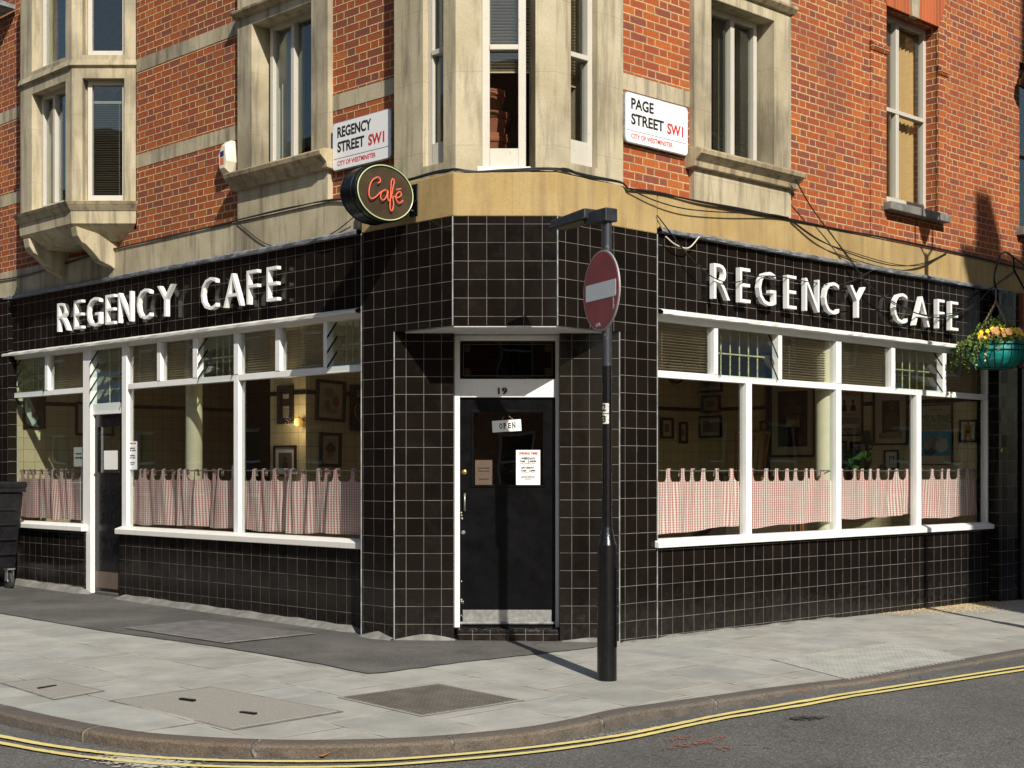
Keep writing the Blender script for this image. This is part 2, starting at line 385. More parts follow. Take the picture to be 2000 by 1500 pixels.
def asphalt_material(name, base, lite, sc=1., dust=0.):
    g = G(name)
    v = g.node('TexVoronoi'); v.inputs['Scale'].default_value = 95 * sc; g.put(v.inputs['Vector'], g.pos())
    k = g.rng(g.white(v.outputs['Position']), 0, 1, .55, 1.5); c = g.mix(1., base, g.xyz(k, k, k), 'MULTIPLY')
    c = g.mix(g.m('MULTIPLY', g.rng(g.white(g.scale(v.outputs['Position'], (1.7, 2.3, 1.)),), .93, .96), .7), c, lite)
    n = g.rng(g.noise(.8, 6, rough=.6), .3, .72, .75, 1.2); c = g.mix(1., c, g.xyz(n, n, n), 'MULTIPLY')
    n = g.rng(g.noise(6, 5), .6, .8, 0., .25); c = g.mix(n, c, lite)
    n = g.rng(g.noise(.35, 3), .45, .6, 0., .3); c = g.mix(n, c, (base[0] * .6, base[1] * .6, base[2] * .6))
    if dust: c = g.mix(g.m('ADD', g.rng(g.noise(1.1, 6, rough=.65), .42, .7, 0., dust), g.rng(g.noise(9, 5), .55, .8, 0., dust * .4)), c, lite)
    ck = g.node('TexVoronoi', feature='DISTANCE_TO_EDGE'); ck.inputs['Scale'].default_value = .55
    wp = g.node('VectorMath', operation='ADD'); g.put(wp.inputs[0], g.pos()); g.put(wp.inputs[1], g.scale(g.noise(2.2, 5, col=True), (.9, .9, 0.))); g.put(ck.inputs['Vector'], wp.outputs[0])
    crack = g.m('MULTIPLY', g.rng(ck.outputs['Distance'], .002, .007, 1., 0.), g.rng(g.noise(.6, 2), .48, .56)); c = g.mix(g.m('MULTIPLY', crack, .6), c, (.03, .03, .028))
    g.bump(g.m('ADD', v.outputs['Distance'], g.m('MULTIPLY', g.noise(40, 3), .5)), .6, .006)
    return g.done(c, .85)
M = {}
M['brick'] = brick_material()
BLK = (.0085, .0064, .0053)
M['tile'] = tile_material('black_tile', .1555, BLK, (.27, .255, .225), .12, spec=.22, J=.0032)
M['cream_tile'] = tile_material('cream_wall_tile', .155, (.76, .67, .43), (.22, .18, .1), .22, J=.004, var=.05, tilt=.006, dirt=False, Pv=.155)
M['stone'] = stone_material('sandstone', (.49, .43, .3), (.39, .335, .215), (.12, .1, .072), .8)
M['stone_dirty'] = stone_material('sooty_sandstone', (.48, .4, .255), (.32, .25, .15), (.09, .07, .045), .9)
M['band'] = stone_material('yellow_stone', (.36, .245, .092), (.42, .31, .14), (.2, .14, .07), .6)
M['paint'] = paint_material('white_paint', .12)
M['flaky'] = paint_material('flaking_white_paint', .55, (.72, .71, .67))
M['peeling'] = paint_material('peeling_old_paint', .8, (.5, .475, .41))
M['glass'] = glass_material('window_glass', refl=1.5)
M['dark_glass'] = glass_material('tinted_glass', (.12, .1, .08))
M['louvre'] = glass_material('louvre_glass', (.9, .95, .93), .75)
M['gingham'] = gingham_material('red_gingham')
M['slabs'] = slab_material()
M['asphalt'] = asphalt_material('road_asphalt', (.094, .091, .086), (.24, .23, .215))
M['tarmac'] = asphalt_material('old_tarmac', (.07, .068, .064), (.165, .155, .14), 1.6, .62)
M['lead'] = plain('lead_flashing', (.21, .22, .24), .6, .3, .5, 14, .6)
M['black'] = plain('black_gloss_paint', (.006, .006, .007), .25, 0, .3, 8, .12, .3)
M['post'] = plain('post_black_paint', (.006, .006, .007), .2, 0, .3, 20, .3, .4)
M['grey_metal'] = plain('grey_painted_metal', (.024, .027, .034), .42, 0, .25, 12, .2)
M['steel'] = plain('steel', (.38, .38, .37), .42, .8, .2, 20)
M['brass'] = plain('brass', (.6, .4, .12), .3, .9, .1)
M['rust'] = plain('rusty_cream_bar', (.5, .42, .24), .7, 0, .5, 40, .4)
M['cable'] = plain('cable_black', (.012, .012, .012), .5)
M['cream'] = plain('cream_paint', (.64, .6, .44), .5, 0, .06)
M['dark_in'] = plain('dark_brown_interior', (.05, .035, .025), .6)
M['room'] = plain('room_ceiling', (.74, .7, .58), .8)
M['floor_in'] = plain('brown_lino', (.24, .18, .12), .5)
M['blind'] = plain('cream_blind_slat', (.5, .42, .3), .5, 0, .05)
M['dark_blind'] = plain('grey_blind_slat', (.2, .19, .16), .5, 0, .05)
M['wood_frame'] = plain('dark_picture_frame', (.02, .014, .011), .35)
M['mount'] = plain('cream_mount', (.62, .55, .44), .7, 0, .04)
M['paper'] = plain('white_paper', (.8, .8, .79), .6, 0, .02)
M['ink'] = plain('black_ink', (.01, .01, .01), .6, 0, .02)
M['red_ink'] = plain('red_ink', (.5, .02, .025), .6, 0, .02)
M['white_letter'] = plain('white_letter_paint', (.82, .82, .8), .4, 0, .05, 5)
M['sign_white'] = plain('enamel_white', (.8, .81, .82), .18, 0, .02, 5)
M['concrete'] = plain('concrete_fillet', (.17, .165, .152), .9, 0, .35, 8, .6)
M['cover'] = plain('concrete_cover', (.29, .277, .245), .9, 0, .35, 120, .9)
M['yellow'] = None
# ---------------------------------------------------------------- ground heights
def ground_z(P):
    d = max(L.n.x * P[0] + L.n.y * P[1] - L.o, RR.n.x * P[0] + RR.n.y * P[1] - RR.o, 12.79 - P[1])
    return .09 - .0115 * max(-7., min(9., P[0])) - .028 * max(d, -.2)
def on_ground(px, py, h=0.):
    t = 10.
    for _ in range(25):
        z = ground_z((t * (px - 1000) / FPX, t)) + h
        t = .5 * t + .5 * (EYE - z) * FPX / (py - HOR)
    return Vector((t * (px - 1000) / FPX, t, ground_z((t * (px - 1000) / FPX, t)) + h))
KIN = [(-260, 1338), (-120, 1356), (0, 1376), (60, 1390), (115, 1402), (210, 1420), (303, 1433), (460, 1443), (626, 1446), (820, 1440), (1002, 1424), (1110, 1406), (1200, 1386), (1300, 1372), (1444, 1352), (1600, 1332), (1660, 1325), (1800, 1301), (1960, 1274), (2150, 1243), (2300, 1222)]
pin = [on_ground(*k) for k in KIN]
ldir = Vector((*[-EXL[0], -EXL[1]], 0)); rdir = Vector((*EXR, 0))
pin = [pin[0] + ldir * 60, pin[0] + ldir * 20, pin[0] + ldir * 5] + pin + [pin[-1] + rdir * 5, pin[-1] + rdir * 20, pin[-1] + rdir * 60]
for p in pin: p.z = ground_z(p)
def height_of_kerb(P):
    x = P.x
    return .075 if x < 1.0 else max(.028, .075 - .047 * (x - 1.0) / 1.1)
kc = []
sp = smooth_path(pin, 10)
for p in sp:
    if not kc or (p - kc[-1]).length > .06: kc.append(p)
for p in kc: p.z = ground_z(p)
NK = len(kc)
def kn(i):
    d = kc[min(i + 1, NK - 1)] - kc[max(i - 1, 0)]; d.z = 0; d.normalize()
    return Vector((d.y, -d.x, 0))
kbot = []
for i, p in enumerate(kc):
    b = p + kn(i) * .14; b.z = p.z - height_of_kerb(p) - .004; kbot.append(b)
def road_z(P):
    best = min(range(NK), key=lambda i: (kbot[i].x - P[0]) ** 2 + (kbot[i].y - P[1]) ** 2)
    d = math.hypot(kbot[best].x - P[0], kbot[best].y - P[1]); w = max(0., 1 - d / 4.); w = w * w * (3 - 2 * w)
    return kbot[best].z * w + (-.1) * (1 - w)
def on_road(px, py, h=0.):
    t = 9.
    for _ in range(12):
        z = road_z((t * (px - 1000) / FPX, t)) + h
        t = .5 * t + .5 * (EYE - z) * FPX / (py - HOR)
    P = (t * (px - 1000) / FPX, t)
    return Vector((*P, road_z(P) + h))

# ---------------------------------------------------------------- ground sheets
g = MB(); g.face([(-300, -300, -.6), (300, -300, -.6), (300, 300, -.6), (-300, 300, -.6)])
struct(g.build('ground', M['asphalt']))
g = MB(); rows = [0, .1, .2, .3, .4, .5, .6, .8, 1.1, 1.6, 2.3, 3.2, 4.5, 7, 12, 20, 40]
vs = []; fs = []
for i in range(NK):
    n = kn(i)
    for r in rows:
        p = kbot[i] + n * (r - .01); vs.append(Vector((p.x, p.y, road_z(p) if r < 6 else -.1)))
nr = len(rows)
for i in range(NK - 1):
    for k in range(nr - 1): fs.append([i * nr + k, i * nr + k + 1, (i + 1) * nr + k + 1, (i + 1) * nr + k])
g.raw(vs, fs); struct(g.build('road', M['asphalt'], smooth=True))
# pavement: strips from the kerb to under the building
inner = [qw(L, -400, -.6)] ; 
wallpath = [Vector((p.x, p.y, 0)) for p in (qw(L, -400, -.5) + ldir * 60, qw(L, -400, -.5), qw(L, 300, -.5), qw(L, 700, -.5), Vector((-.3, 13.6, 0)), Vector((.3, 13.6, 0)), qw(RR, 1300, -.5), qw(RR, 1600, -.5), qw(RR, 2200, -.5), qw(RR, 2200, -.5) + rdir * 60)]
from mathutils.geometry import delaunay_2d_cdt
out = [Vector((p.x, p.y)) for p in kc] + [Vector((p.x, p.y)) for p in wallpath[::-1]]
def inside(p, P):
    c = False; j = len(P) - 1
    for i in range(len(P)):
        if (P[i].y > p.y) != (P[j].y > p.y) and p.x < (P[j].x - P[i].x) * (p.y - P[i].y) / (P[j].y - P[i].y) + P[i].x: c = not c
        j = i
    return c
pts = list(out)
for i in range(-45, 50):
    for j in range(0, 60):
        c = Vector((i * .25, 7.5 + j * .25))
        if inside(c, out) and min((c - o).length for o in out[::2]) > .12: pts.append(c)
r_ = delaunay_2d_cdt(pts, [(k, (k + 1) % len(out)) for k in range(len(out))], [], 1, 1e-6)
vs = [Vector((v.x, v.y, ground_z(v))) for v in r_[0]]; fs = [list(f) for f in r_[2]]
g = MB(); g.raw(vs, fs); struct(g.build('pavement', M['slabs'], smooth=True))
# kerb of granite stones
gk = G('granite_kerb'); u, v = gk.uv(); cell = gk.m('FLOOR', gk.m('DIVIDE', u, 1.12)); fu = gk.m('SUBTRACT', u, gk.m('MULTIPLY', cell, 1.12))
jw = gk.m('ADD', fu, gk.m('MULTIPLY', gk.m('SUBTRACT', gk.noise(12, 4), .5), .05)); jt = gk.rng(gk.m('ABSOLUTE', gk.m('SUBTRACT', jw, .04)), .005, .014)
c = gk.ramp(gk.white(gk.xyz(cell, 2., 0.)), [(0., (.14, .082, .045)), (.35, (.17, .14, .105)), (.7, (.115, .108, .095)), (1., (.2, .172, .135))])
n = gk.rng(gk.noise(70, 6, rough=.8), .3, .7, .35, 1.6); c = gk.mix(1., c, gk.xyz(n, n, n), 'MULTIPLY')
n = gk.rng(gk.noise(5, 5), .5, .75, 0., .6); c = gk.mix(gk.m('MULTIPLY', n, .8), c, (.12, .06, .028))
c = gk.mix(gk.m('MULTIPLY', gk.m('LESS_THAN', v, .17), .55), c, (.085, .075, .068))
c = gk.mix(gk.m('MULTIPLY', gk.m('GREATER_THAN', v, .205), gk.rng(gk.noise(9, 5), .3, .7, .1, .65)), c, (.055, .05, .047))
c = gk.mix(jt, gk.mix(gk.rng(gk.noise(20, 4), .4, .6), (.3, .27, .23), (.09, .08, .07)), c); gk.bump(gk.m('ADD', gk.m('MULTIPLY', jt, 1.), gk.m('MULTIPLY', gk.noise(26, 6, rough=.75), 1.6)), 1., .016)
M['kerb'] = gk.done(c, .85)
g = MB(); s = 0.; ring = []
for i, p in enumerate(kc):
    if i: s += (p - kc[i - 1]).length
    n = kn(i); h = height_of_kerb(p); jit = .004 * math.sin(i * 1.7) + .005 * math.sin(i * .61) * math.sin(i * 2.9)
    pr = [(0., .004, 0.), (.09, .002, .13), (.122, -.007, .18), (.136, -.022, .205), (.141 + jit, -h - .05, .205 + h)]
    ring.append([(Vector((p.x + n.x * a, p.y + n.y * a, p.z + b)), (s, vv)) for a, b, vv in pr])
for i in range(NK - 1):
    for k in range(4):
        quad = [ring[i][k], ring[i][k + 1], ring[i + 1][k + 1], ring[i + 1][k]]
        g.face([a for a, _ in quad], [b for _, b in quad])
struct(g.build('kerb', M['kerb'], smooth=True))
# yellow lines
gy = G('yellow_line_paint'); k = gy.rng(gy.noise(30, 5, rough=.75), .62, .68); y = gy.mix(gy.rng(gy.noise(3, 4), .4, .7, 0., .5), (.66, .56, .2), (.5, .43, .2))
gy.bump(gy.noise(80, 3), .4, .004); M['yellow'] = gy.done(gy.mix(k, y, (.16, .14, .09)), .8)
def stripe(pts, w, mat, name, h=.012):
    P = smooth_path([on_road(*p) for p in pts], 14); g = MB(); rnd = random.Random(len(pts) + int(pts[0][1])); pr = None; un = 0
    for i, p in enumerate(P):
        d = P[min(i + 1, len(P) - 1)] - P[max(i - 1, 0)]; d.z = 0; d.normalize(); n = Vector((-d.y, d.x, 0)); ww = w / 2 * (1 + rnd.uniform(-.08, .08))
        a = p + n * ww; b = p - n * ww
        a.z = road_z(a) + h; b.z = road_z(b) + h
        if pr: g.face([pr[0], pr[1], b, a])
        pr = (a, b)
    return struct(g.build(name, mat, smooth=True))
stripe([(-250, 1395), (-120, 1418), (0, 1441), (110, 1461), (238, 1477), (367, 1486), (520, 1490), (700, 1489), (845, 1481), (1037, 1463), (1200, 1441), (1300, 1421.5), (1400, 1401), (1600, 1367), (1800, 1335), (2000, 1304), (2200, 1275)], .056, M['yellow'], 'road_marking')
stripe([(-250, 1407), (-120, 1431), (0, 1454), (110, 1474), (238, 1489), (367, 1498), (520, 1502), (700, 1500), (845, 1491), (1037, 1473), (1200, 1450), (1300, 1430), (1400, 1408.5), (1600, 1374), (1800, 1341.5), (2000, 1310.5), (2200, 1281)], .053, M['yellow'], 'road_marking')
# old tarmac strip along the left front
def sheet(pts, h, step=.25):
    out = [Vector(q_) for q_ in pts]; P = list(out); xs = [v.x for v in out]; ys = [v.y for v in out]
    for i in range(int((max(xs) - min(xs)) / step) + 1):
        for j in range(int((max(ys) - min(ys)) / step) + 1):
            c = Vector((min(xs) + i * step, min(ys) + j * step))
            if inside(c, out): P.append(c)
    r_ = delaunay_2d_cdt(P, [(k, (k + 1) % len(out)) for k in range(len(out))], [], 1, 1e-6)
    return MB().raw([Vector((v.x, v.y, ground_z(v) + h)) for v in r_[0]], [list(f) for f in r_[2]])
edge = [on_ground(*p) for p in ((-300, 1160), (0, 1199), (224, 1236.5), (451, 1268), (715, 1317), (750, 1315), (915, 1293), (1037, 1280), (1160, 1266), (1178, 1260))]
ee = []
for a_, b_ in zip(edge[:-1], edge[1:]):
    for k in range(9): ee.append(a_.lerp(b_, k / 9))
edge = ee + edge[-1:]
edge = [e + Vector((random.uniform(-.012, .012), random.uniform(-.012, .012), 0)) for e in edge]
w = [Vector((.9, 12.9, 0)), Vector((-.9, 13.2, 0)), qw(L, 660, -.1), qw(L, 300, -.1), qw(L, 60, -.1), qw(L, -300, -.1)]
struct(sheet([(e.x, e.y) for e in edge] + [(p.x, p.y) for p in w], .008).build('tarmac_path', M['tarmac'], smooth=True))
# access covers set in the paving
def diamond_plate(name, col):
    g = G(name); p = g.pos(); sp = g.node('SeparateXYZ'); g.put(sp.inputs[0], p)
    u, v = g.uv(); a = g.m('MULTIPLY', u, 24.); b = g.m('MULTIPLY', v, 24.)
    ck = g.m('FLOORED_MODULO', g.m('ADD', g.m('FLOOR', a), g.m('FLOOR', b)), 2.)
    fa = g.m('ABSOLUTE', g.m('SUBTRACT', g.m('FRACT', a), .5)); fb = g.m('ABSOLUTE', g.m('SUBTRACT', g.m('FRACT', b), .5))
    bar1 = g.m('MULTIPLY', g.m('LESS_THAN', fa, .16), g.m('LESS_THAN', fb, .42)); bar2 = g.m('MULTIPLY', g.m('LESS_THAN', fb, .16), g.m('LESS_THAN', fa, .42))
    bar = g.m('ADD', g.m('MULTIPLY', ck, bar1), g.m('MULTIPLY', g.m('SUBTRACT', 1., ck), bar2))
    n = g.rng(g.noise(6, 5), .3, .7, .7, 1.2); c = g.mix(1., g.mix(bar, col, (col[0] * 2.3, col[1] * 2.3, col[2] * 2.3)), g.xyz(n, n, n), 'MULTIPLY')
    g.bump(bar, .9, .008); return g.done(c, .55, .35)
M['plate'] = diamond_plate('worn_tread_plate', (.125, .115, .098)); M['plate_dark'] = diamond_plate('grey_tread_plate', (.15, .145, .14))
def cover(pix, mat, name, label, slots=(), h=.007, frame=None):
    P = [on_ground(*p) for p in pix]; c = sum(P, Vector()) / 4; c.z = ground_z(c)
    root = thing(name, label, 'access cover', c)
    lo, hi = [], []
    for p in P:
        z = ground_z(p); d = (c - p).normalized() * .02
        lo.append(Vector((p.x, p.y, z - .05)) + d); hi.append(Vector((p.x, p.y, z + h)) + d)
    MB().hexa(lo, hi).build('plate', mat, root, bevel=.003)
    g = MB()
    for i in range(4):
        a, b = P[i], P[(i + 1) % 4]; ca, cb = (c - a).normalized() * .045, (c - b).normalized() * .045
        g.face([Vector((a.x, a.y, ground_z(a) + h - .003)) - ca * .6, Vector((b.x, b.y, ground_z(b) + h - .003)) - cb * .6, Vector((b.x, b.y, ground_z(b) + h - .003)) + cb * .45, Vector((a.x, a.y, ground_z(a) + h - .003)) + ca * .45])
    g.build('frame', frame or M['concrete'], root, fixn=False)
    for (px, py, ang, ln, wd) in slots:
        p = on_ground(px, py, h + .004); MB().wbox((p.x, p.y, p.z - .004), (ln, wd, .016), ang).build('keyhole', M['black'], root)
cover(((245, 1229.5), (395.5, 1215), (612.5, 1240.7), (441, 1259)), M['plate_dark'], 'access_cover', 'grey tread-plate cover in the dark tarmac strip below the left window', h=.02)
cover(((664.8, 1362.8), (857, 1336.5), (1018, 1368.7), (824, 1398.8)), M['plate'], 'access_cover', 'brown tread-plate cover set in the slabs left of the lamp post', frame=M['cover'])
cover(((3.5, 1335), (92.8, 1325.8), (199.5, 1350), (105, 1366.7)), M['cover'], 'access_cover', 'small concrete cover with one slot near the left kerb', ((92, 1341, R(58), .16, .022),))
cover(((217, 1369.5), (413, 1343), (665, 1390.5), (455, 1425.5)), M['cover'], 'access_cover', 'large double concrete cover with two slots by the curved kerb', ((366, 1365.5, R(-32), .13, .03), (485, 1391.5, R(-32), .13, .03)))
p = on_ground(1573 , 1403)
# tactile paving by the dropped kerb
tq = [on_ground(*p) for p in ((1504, 1288), (1760, 1253), (1896, 1288), (1660, 1329))]
g = MB(); gq = MB()
gq.face([Vector((p.x, p.y, ground_z(p) + .004)) for p in tq])
ax, by = tq[1] - tq[0], tq[3] - tq[0]; na, nb = int(ax.length / .067), int(by.length / .067)
for i in range(na):
    for j in range(nb):
        s_, t_ = (i + .5) / na, (j + .5) / nb
        p = tq[0] * (1 - s_) * (1 - t_) + tq[1] * s_ * (1 - t_) + tq[2] * s_ * t_ + tq[3] * (1 - s_) * t_
        if (i % 6 == 5) and random.random() < .3: continue
        g.lathe((p.x, p.y, ground_z(p) + .003), [(.018, 0), (.014, .0025), (.007, .0036)], 8)
M['tactile'] = plain('pale_tactile_paving', (.315, .32, .295), .85, 0, .2, 5, .4)
g.v += gq.v; g.f.append([len(g.v) - 4 + k for k in range(4)])
struct(g.build('tactile_paving', M['tactile']))
# sprayed marks and a worn white patch on the road
def speckle(c0, n, sx, sy, ang, mat, seed, s0=.004, s1=.016):
    rd = random.Random(seed); g = MB()
    for k in range(n):
        a, b = rd.gauss(0, sx), rd.gauss(0, sy); x = c0.x + a * math.cos(ang) - b * math.sin(ang); y = c0.y + a * math.sin(ang) + b * math.cos(ang); r = rd.uniform(s0, s1); z = road_z((x, y)) + .008
        g.face([(x + r * math.cos(t) * rd.uniform(.6, 1.5), y + r * math.sin(t) * rd.uniform(.6, 1.2), z) for t in (0, 1.3, 2.5, 3.8, 5.1)])
    return struct(g.build('road_marking', mat, merge=False))
M['spray'] = plain('orange_road_spray', (.26, .085, .045), .9); M['worn_white'] = plain('worn_white_road_paint', (.4, .39, .34), .9, 0, .3, 40); M['oil'] = plain('dark_oil_spot', (.035, .033, .03), .6)
for px, py, n, sx in ((1330, 1443, 50, .09), (1375, 1451, 90, .12), (1330, 1457, 45, .11), (1410, 1462, 25, .06)): speckle(on_road(px, py), n, sx, .022, R(48), M['spray'], px, .003, .012)
speckle(on_road(285, 1490), 500, .15, .06, R(-20), M['worn_white'], 4, .006, .022); speckle(on_road(1215, 1432), 120, .2, .02, R(35), M['worn_white'], 5, .003, .009)
speckle(on_road(1573, 1403.5), 70, .05, .03, 0, M['oil'], 6, .01, .022)
lf = on_road(622, 1477, .012); t = thing('dead_leaf', 'curled orange dead leaf in the gutter by the kerb', 'leaf', lf); M['dead_leaf'] = plain('dead_leaf', (.4, .13, .03), .8)
MB().face([lf, lf + Vector((.03, .02, .012)), lf + Vector((.075, .01, .02)), lf + Vector((.03, -.02, .004))]).face([lf + Vector((.03, .02, .013)), lf + Vector((.02, .06, .02)), lf + Vector((.05, .04, .002))]).build('blade', M['dead_leaf'], t)
# loose pale gravel against the right wall
g = MB(); rg = random.Random(3)
a, b = qw(RR, 1700, .02), qw(RR, 1960, .02)
for k in range(2600):
    t = rg.betavariate(2.2, 1.6); d = abs(rg.gauss(0, .17)) * (1.6 if t > .25 else .8)
    p = a.lerp(b, t) + RR.n.to_3d() * d; z = ground_z(p); r = rg.uniform(.004, .011)
    vs = [Vector((p.x + r * math.cos(k2 * 2.1 + k), p.y + r * math.sin(k2 * 2.1 + k), z + .003)) for k2 in range(3)] + [Vector((p.x, p.y, z + r * 1.1))]
    g.raw(vs, [[0, 1, 3], [1, 2, 3], [2, 0, 3]])
M['gravel'] = plain('pale_gravel', (.42, .32, .17), .9, 0, .6, 60)
struct(g.build('gravel', M['gravel'], merge=False), 'stuff')

# ---------------------------------------------------------------- the cafe building
B = thing('corner_building', 'red brick corner building with black tiled cafe shopfront and stone bay windows', 'building', (0.06, 12.8, .09))
T = .1555
def refs(Fl=None, Rr=None, Fc=None):
    d = {}
    if Fl: d['L'] = (q(L, *Fl[0], Fl[1] if len(Fl) > 1 else 0)[0], q(L, *Fl[0], Fl[1] if len(Fl) > 1 else 0)[1])
    if Rr: d['R'] = q(RR, *Rr[0], Rr[1])
    if Fc: d['F'] = q(FF, *Fc[0], Fc[1])
    return d
POFF_L, POFF_R = .1515, .034
XL0, XR1 = qx(L, -160), qx(RR, 2140)
ZL_sill, ZR_sill = .955, .965
# stall risers
MB(refs(((677.3, 1098), 0))).box(L, qx(L, 233), qx(L, 712) + .1, -.16, 0, -.05, .875).build('stall_riser', M['tile'], B)
MB(refs(((217, 1125), 0))).box(L, qx(L, 19), qx(L, 166), -.16, 0, -.05, .88).build('stall_riser', M['tile'], B)
MB(refs(None, ((1292.4, 1107.6), 0))).box(RR, qx(RR, 1275), qx(RR, 1945), -.16, 0, -.1, .895).build('stall_riser', M['tile'], B)
# fascias
MB(refs(((693.8, 478), 0))).box(L, qx(L, 14), qx(L, 712) + .1, -.18, 0, 3.075, 3.772).build('fascia', M['tile'], B)
MB(refs(None, ((1298, 513.3), 0))).box(RR, qx(RR, 1275), qx(RR, 1945), -.18, 0, 3.05, 3.765).build('fascia', M['tile'], B)
# corner canopy, piers and doorway
Pl, Pr = Vector((-1.36, 13.132)), Vector((1.3137, 13.156)); A_, B_ = Vector((-.4987, 12.22)), Vector((.3825, 12.22))
Cl, Cr = Vector((-1.036, 12.79)), Vector((.945, 12.79)); SOF = 2.815
cr = {'L': q(L, 727.3, 468.5, POFF_L), 'R': q(RR, 1104.9, 437, POFF_R), 'F': (lambda a: (a[0], a[1]))(q(FF.off(.57), 914.6, 437.3))}
MB(cr).prism([Pl, A_, B_, Pr, (1.2, 13.5), (-1.2, 13.5)], SOF, 3.735).build('corner_canopy', M['tile'], B)
cl = dict(cr); cl['F'] = q(FF, 793.2, 1081)
MB(cl).prism([Pl, Cl, (-.512, 12.79), (-.512, 13.1), (-1.15, 13.35)], -.02, SOF).build('pier', M['tile'], B)
c2 = dict(cr); c2['F'] = q(FF, 1116.8, 734.6)
MB(c2).prism([Pr, Cr, (.421, 12.79), (.421, 13.1), (1.1, 13.35)], -.05, SOF).build('pier', M['tile'], B)
MB().prism([A_ + Vector((.01, .01)), B_ + Vector((-.01, .01)), Cr + Vector((.0, .12)), Cl + Vector((0, .12))], SOF - .012, SOF - .001).build('soffit', M['paint'], B)
# metal edge trims on the tiled corners
M['trim'] = plain('tile_edge_trim', (.3, .31, .31), .5, .2, .4, 10)
g = MB()
for P, z0, z1 in ((A_, SOF, 3.735), (B_, SOF, 3.735), (Cl, .1, SOF), (Cr, .07, SOF), (Pl, .1, 3.735), (Pr, .07, 3.735)):
    o = (P - Vector((0, 14))).normalized() * .001
    g.tube([(P.x + o.x, P.y + o.y, z0), (P.x + o.x, P.y + o.y, z1)], .006, 6)
    g.build('edge_trim', M['trim'], B); g = MB()
# end piers
MB(refs(((9, 830), .1))).box(L, XL0, qx(L, 16, .06), -.055, .06, -.05, 3.74).build('end_pier', M['tile'], B)
MB(refs(None, ((1965, 900), .1))).box(RR, qx(RR, 1951, .12), qx(RR, 1989, .12), -.16, .12, -.1, 3.762).build('end_pier', M['tile'], B)
MB().box(RR, qx(RR, 1945) + .001, qx(RR, 1951, .12), -.16, -.003, -.1, 3.76).build('end_pier', M['tile'], B)
# concrete fillets at the foot of the walls
def fillet(F, x0, x1, z, w, h, off=0., n=14, sd=1):
    n = max(6, int(abs(x1 - x0) / .07))
    g = MB(); rd = random.Random(sd); vs = []
    for i in range(n + 1):
        x = x0 + (x1 - x0) * i / n; tp = min(1., .25 + .25 * min(i, n - i)); h_, w_ = h * tp, w * (.5 + .5 * tp); a = F.p(x, off + w, 0); gz = ground_z(a); j = .006 * math.sin(x * 4.3 + sd) * math.sin(x * 11 + 2 * sd) + rd.uniform(-.001, .001)
        vs += [F.p(x, off - .02, gz + h_ + j), F.p(x, off + .015, gz + h_ + j), F.p(x, off + w_ * .55 + j, gz + h_ * .5), F.p(x, off + w_ + j, gz - .012)]
    fs = [[i * 4 + k, (i + 1) * 4 + k, (i + 1) * 4 + k + 1, i * 4 + k + 1] for i in range(n) for k in range(3)]
    return g.raw(vs, fs).build('plinth', M['concrete'], B, smooth=True)
fillet(L, qx(L, 20), qx(L, 178), 0, .13, .075, sd=2); fillet(L, qx(L, 228), qx(L, 716), 0, .14, .06, n=30)
fillet(L, qx(L, 705.9, POFF_L), qx(L, 768, POFF_L), 0, .11, .07, POFF_L, 6, 3)
fillet(FF, -1.03, -.5, 0, .05, .06, 0, 6, 4); fillet(FF, .44, .95, 0, .05, .05, 0, 6, 5)
fillet(RR, qx(RR, 1213, POFF_R), qx(RR, 1284, POFF_R), 0, .05, .02, POFF_R, 6, 6); fillet(RR, qx(RR, 1285), qx(RR, 1640), 0, .05, .02, 0, 20, 7)
# ledges
def lumpy(F, x0, x1, prof, mat, name, sd, amp=.006, step=.09):
    rd = random.Random(sd); n = max(2, int(abs(x1 - x0) / step)); vs = []; m_ = len(prof)
    for i in range(n + 1):
        x = x0 + (x1 - x0) * i / n
        vs += [F.p(x, o + (rd.uniform(-amp, amp) if 0 < k < m_ - 1 else 0), z + (rd.uniform(-amp, amp) if 0 < k < m_ - 1 else 0)) for k, (o, z) in enumerate(prof)]
    fs = [[i * m_ + k, (i + 1) * m_ + k, (i + 1) * m_ + k + 1, i * m_ + k + 1] for i in range(n) for k in range(m_ - 1)]
    return MB().raw(vs, fs).build(name, mat, B)
lumpy(L, qx(L, 13), qx(L, 706), [(-.02, 3.76), (.055, 3.762), (.06, 3.79), (.03, 3.81), (-.03, 3.82)], M['lead'], 'lead_flashing', 1)
lumpy(RR, qx(RR, 1284), qx(RR, 1960), [(-.02, 3.752), (.055, 3.755), (.06, 3.78), (.03, 3.8), (-.03, 3.81)], M['lead'], 'lead_flashing', 2)
lumpy(L, qx(L, 13), qx(L, 706), [(-.06, 3.038), (.068, 3.04), (.072, 3.066), (.05, 3.08), (-.02, 3.098)], M['flaky'], 'drip_board', 3, .0035)
lumpy(RR, qx(RR, 1284), qx(RR, 1938), [(-.06, 3.012), (.068, 3.015), (.072, 3.04), (.05, 3.055), (-.02, 3.072)], M['paint'], 'drip_board', 4, .0035)
# stone band, corner stone
def bandbox(F, x0, x1, z0, z1, off, mat, name, bev=.006): return MB().box(F, x0, x1, -.3, off, z0, z1).build(name, mat, B, bevel=bev)
bandbox(L, XL0, qx(L, 706), 3.80, 4.125, .012, M['stone'], 'stone_band')
bandbox(RR, qx(RR, 1283), XR1, 3.79, 4.115, .012, M['band'], 'stone_band')
ins = lambda P, k: P + (Vector((0, 14.5)) - P).normalized() * k
MB().prism([ins(Pl, .0), ins(A_, .02), ins(B_, .02), ins(Pr, .0), (1.2, 13.6), (-1.2, 13.6)], 3.736, 4.108).build('corner_stone', M['band'], B, bevel=.01)

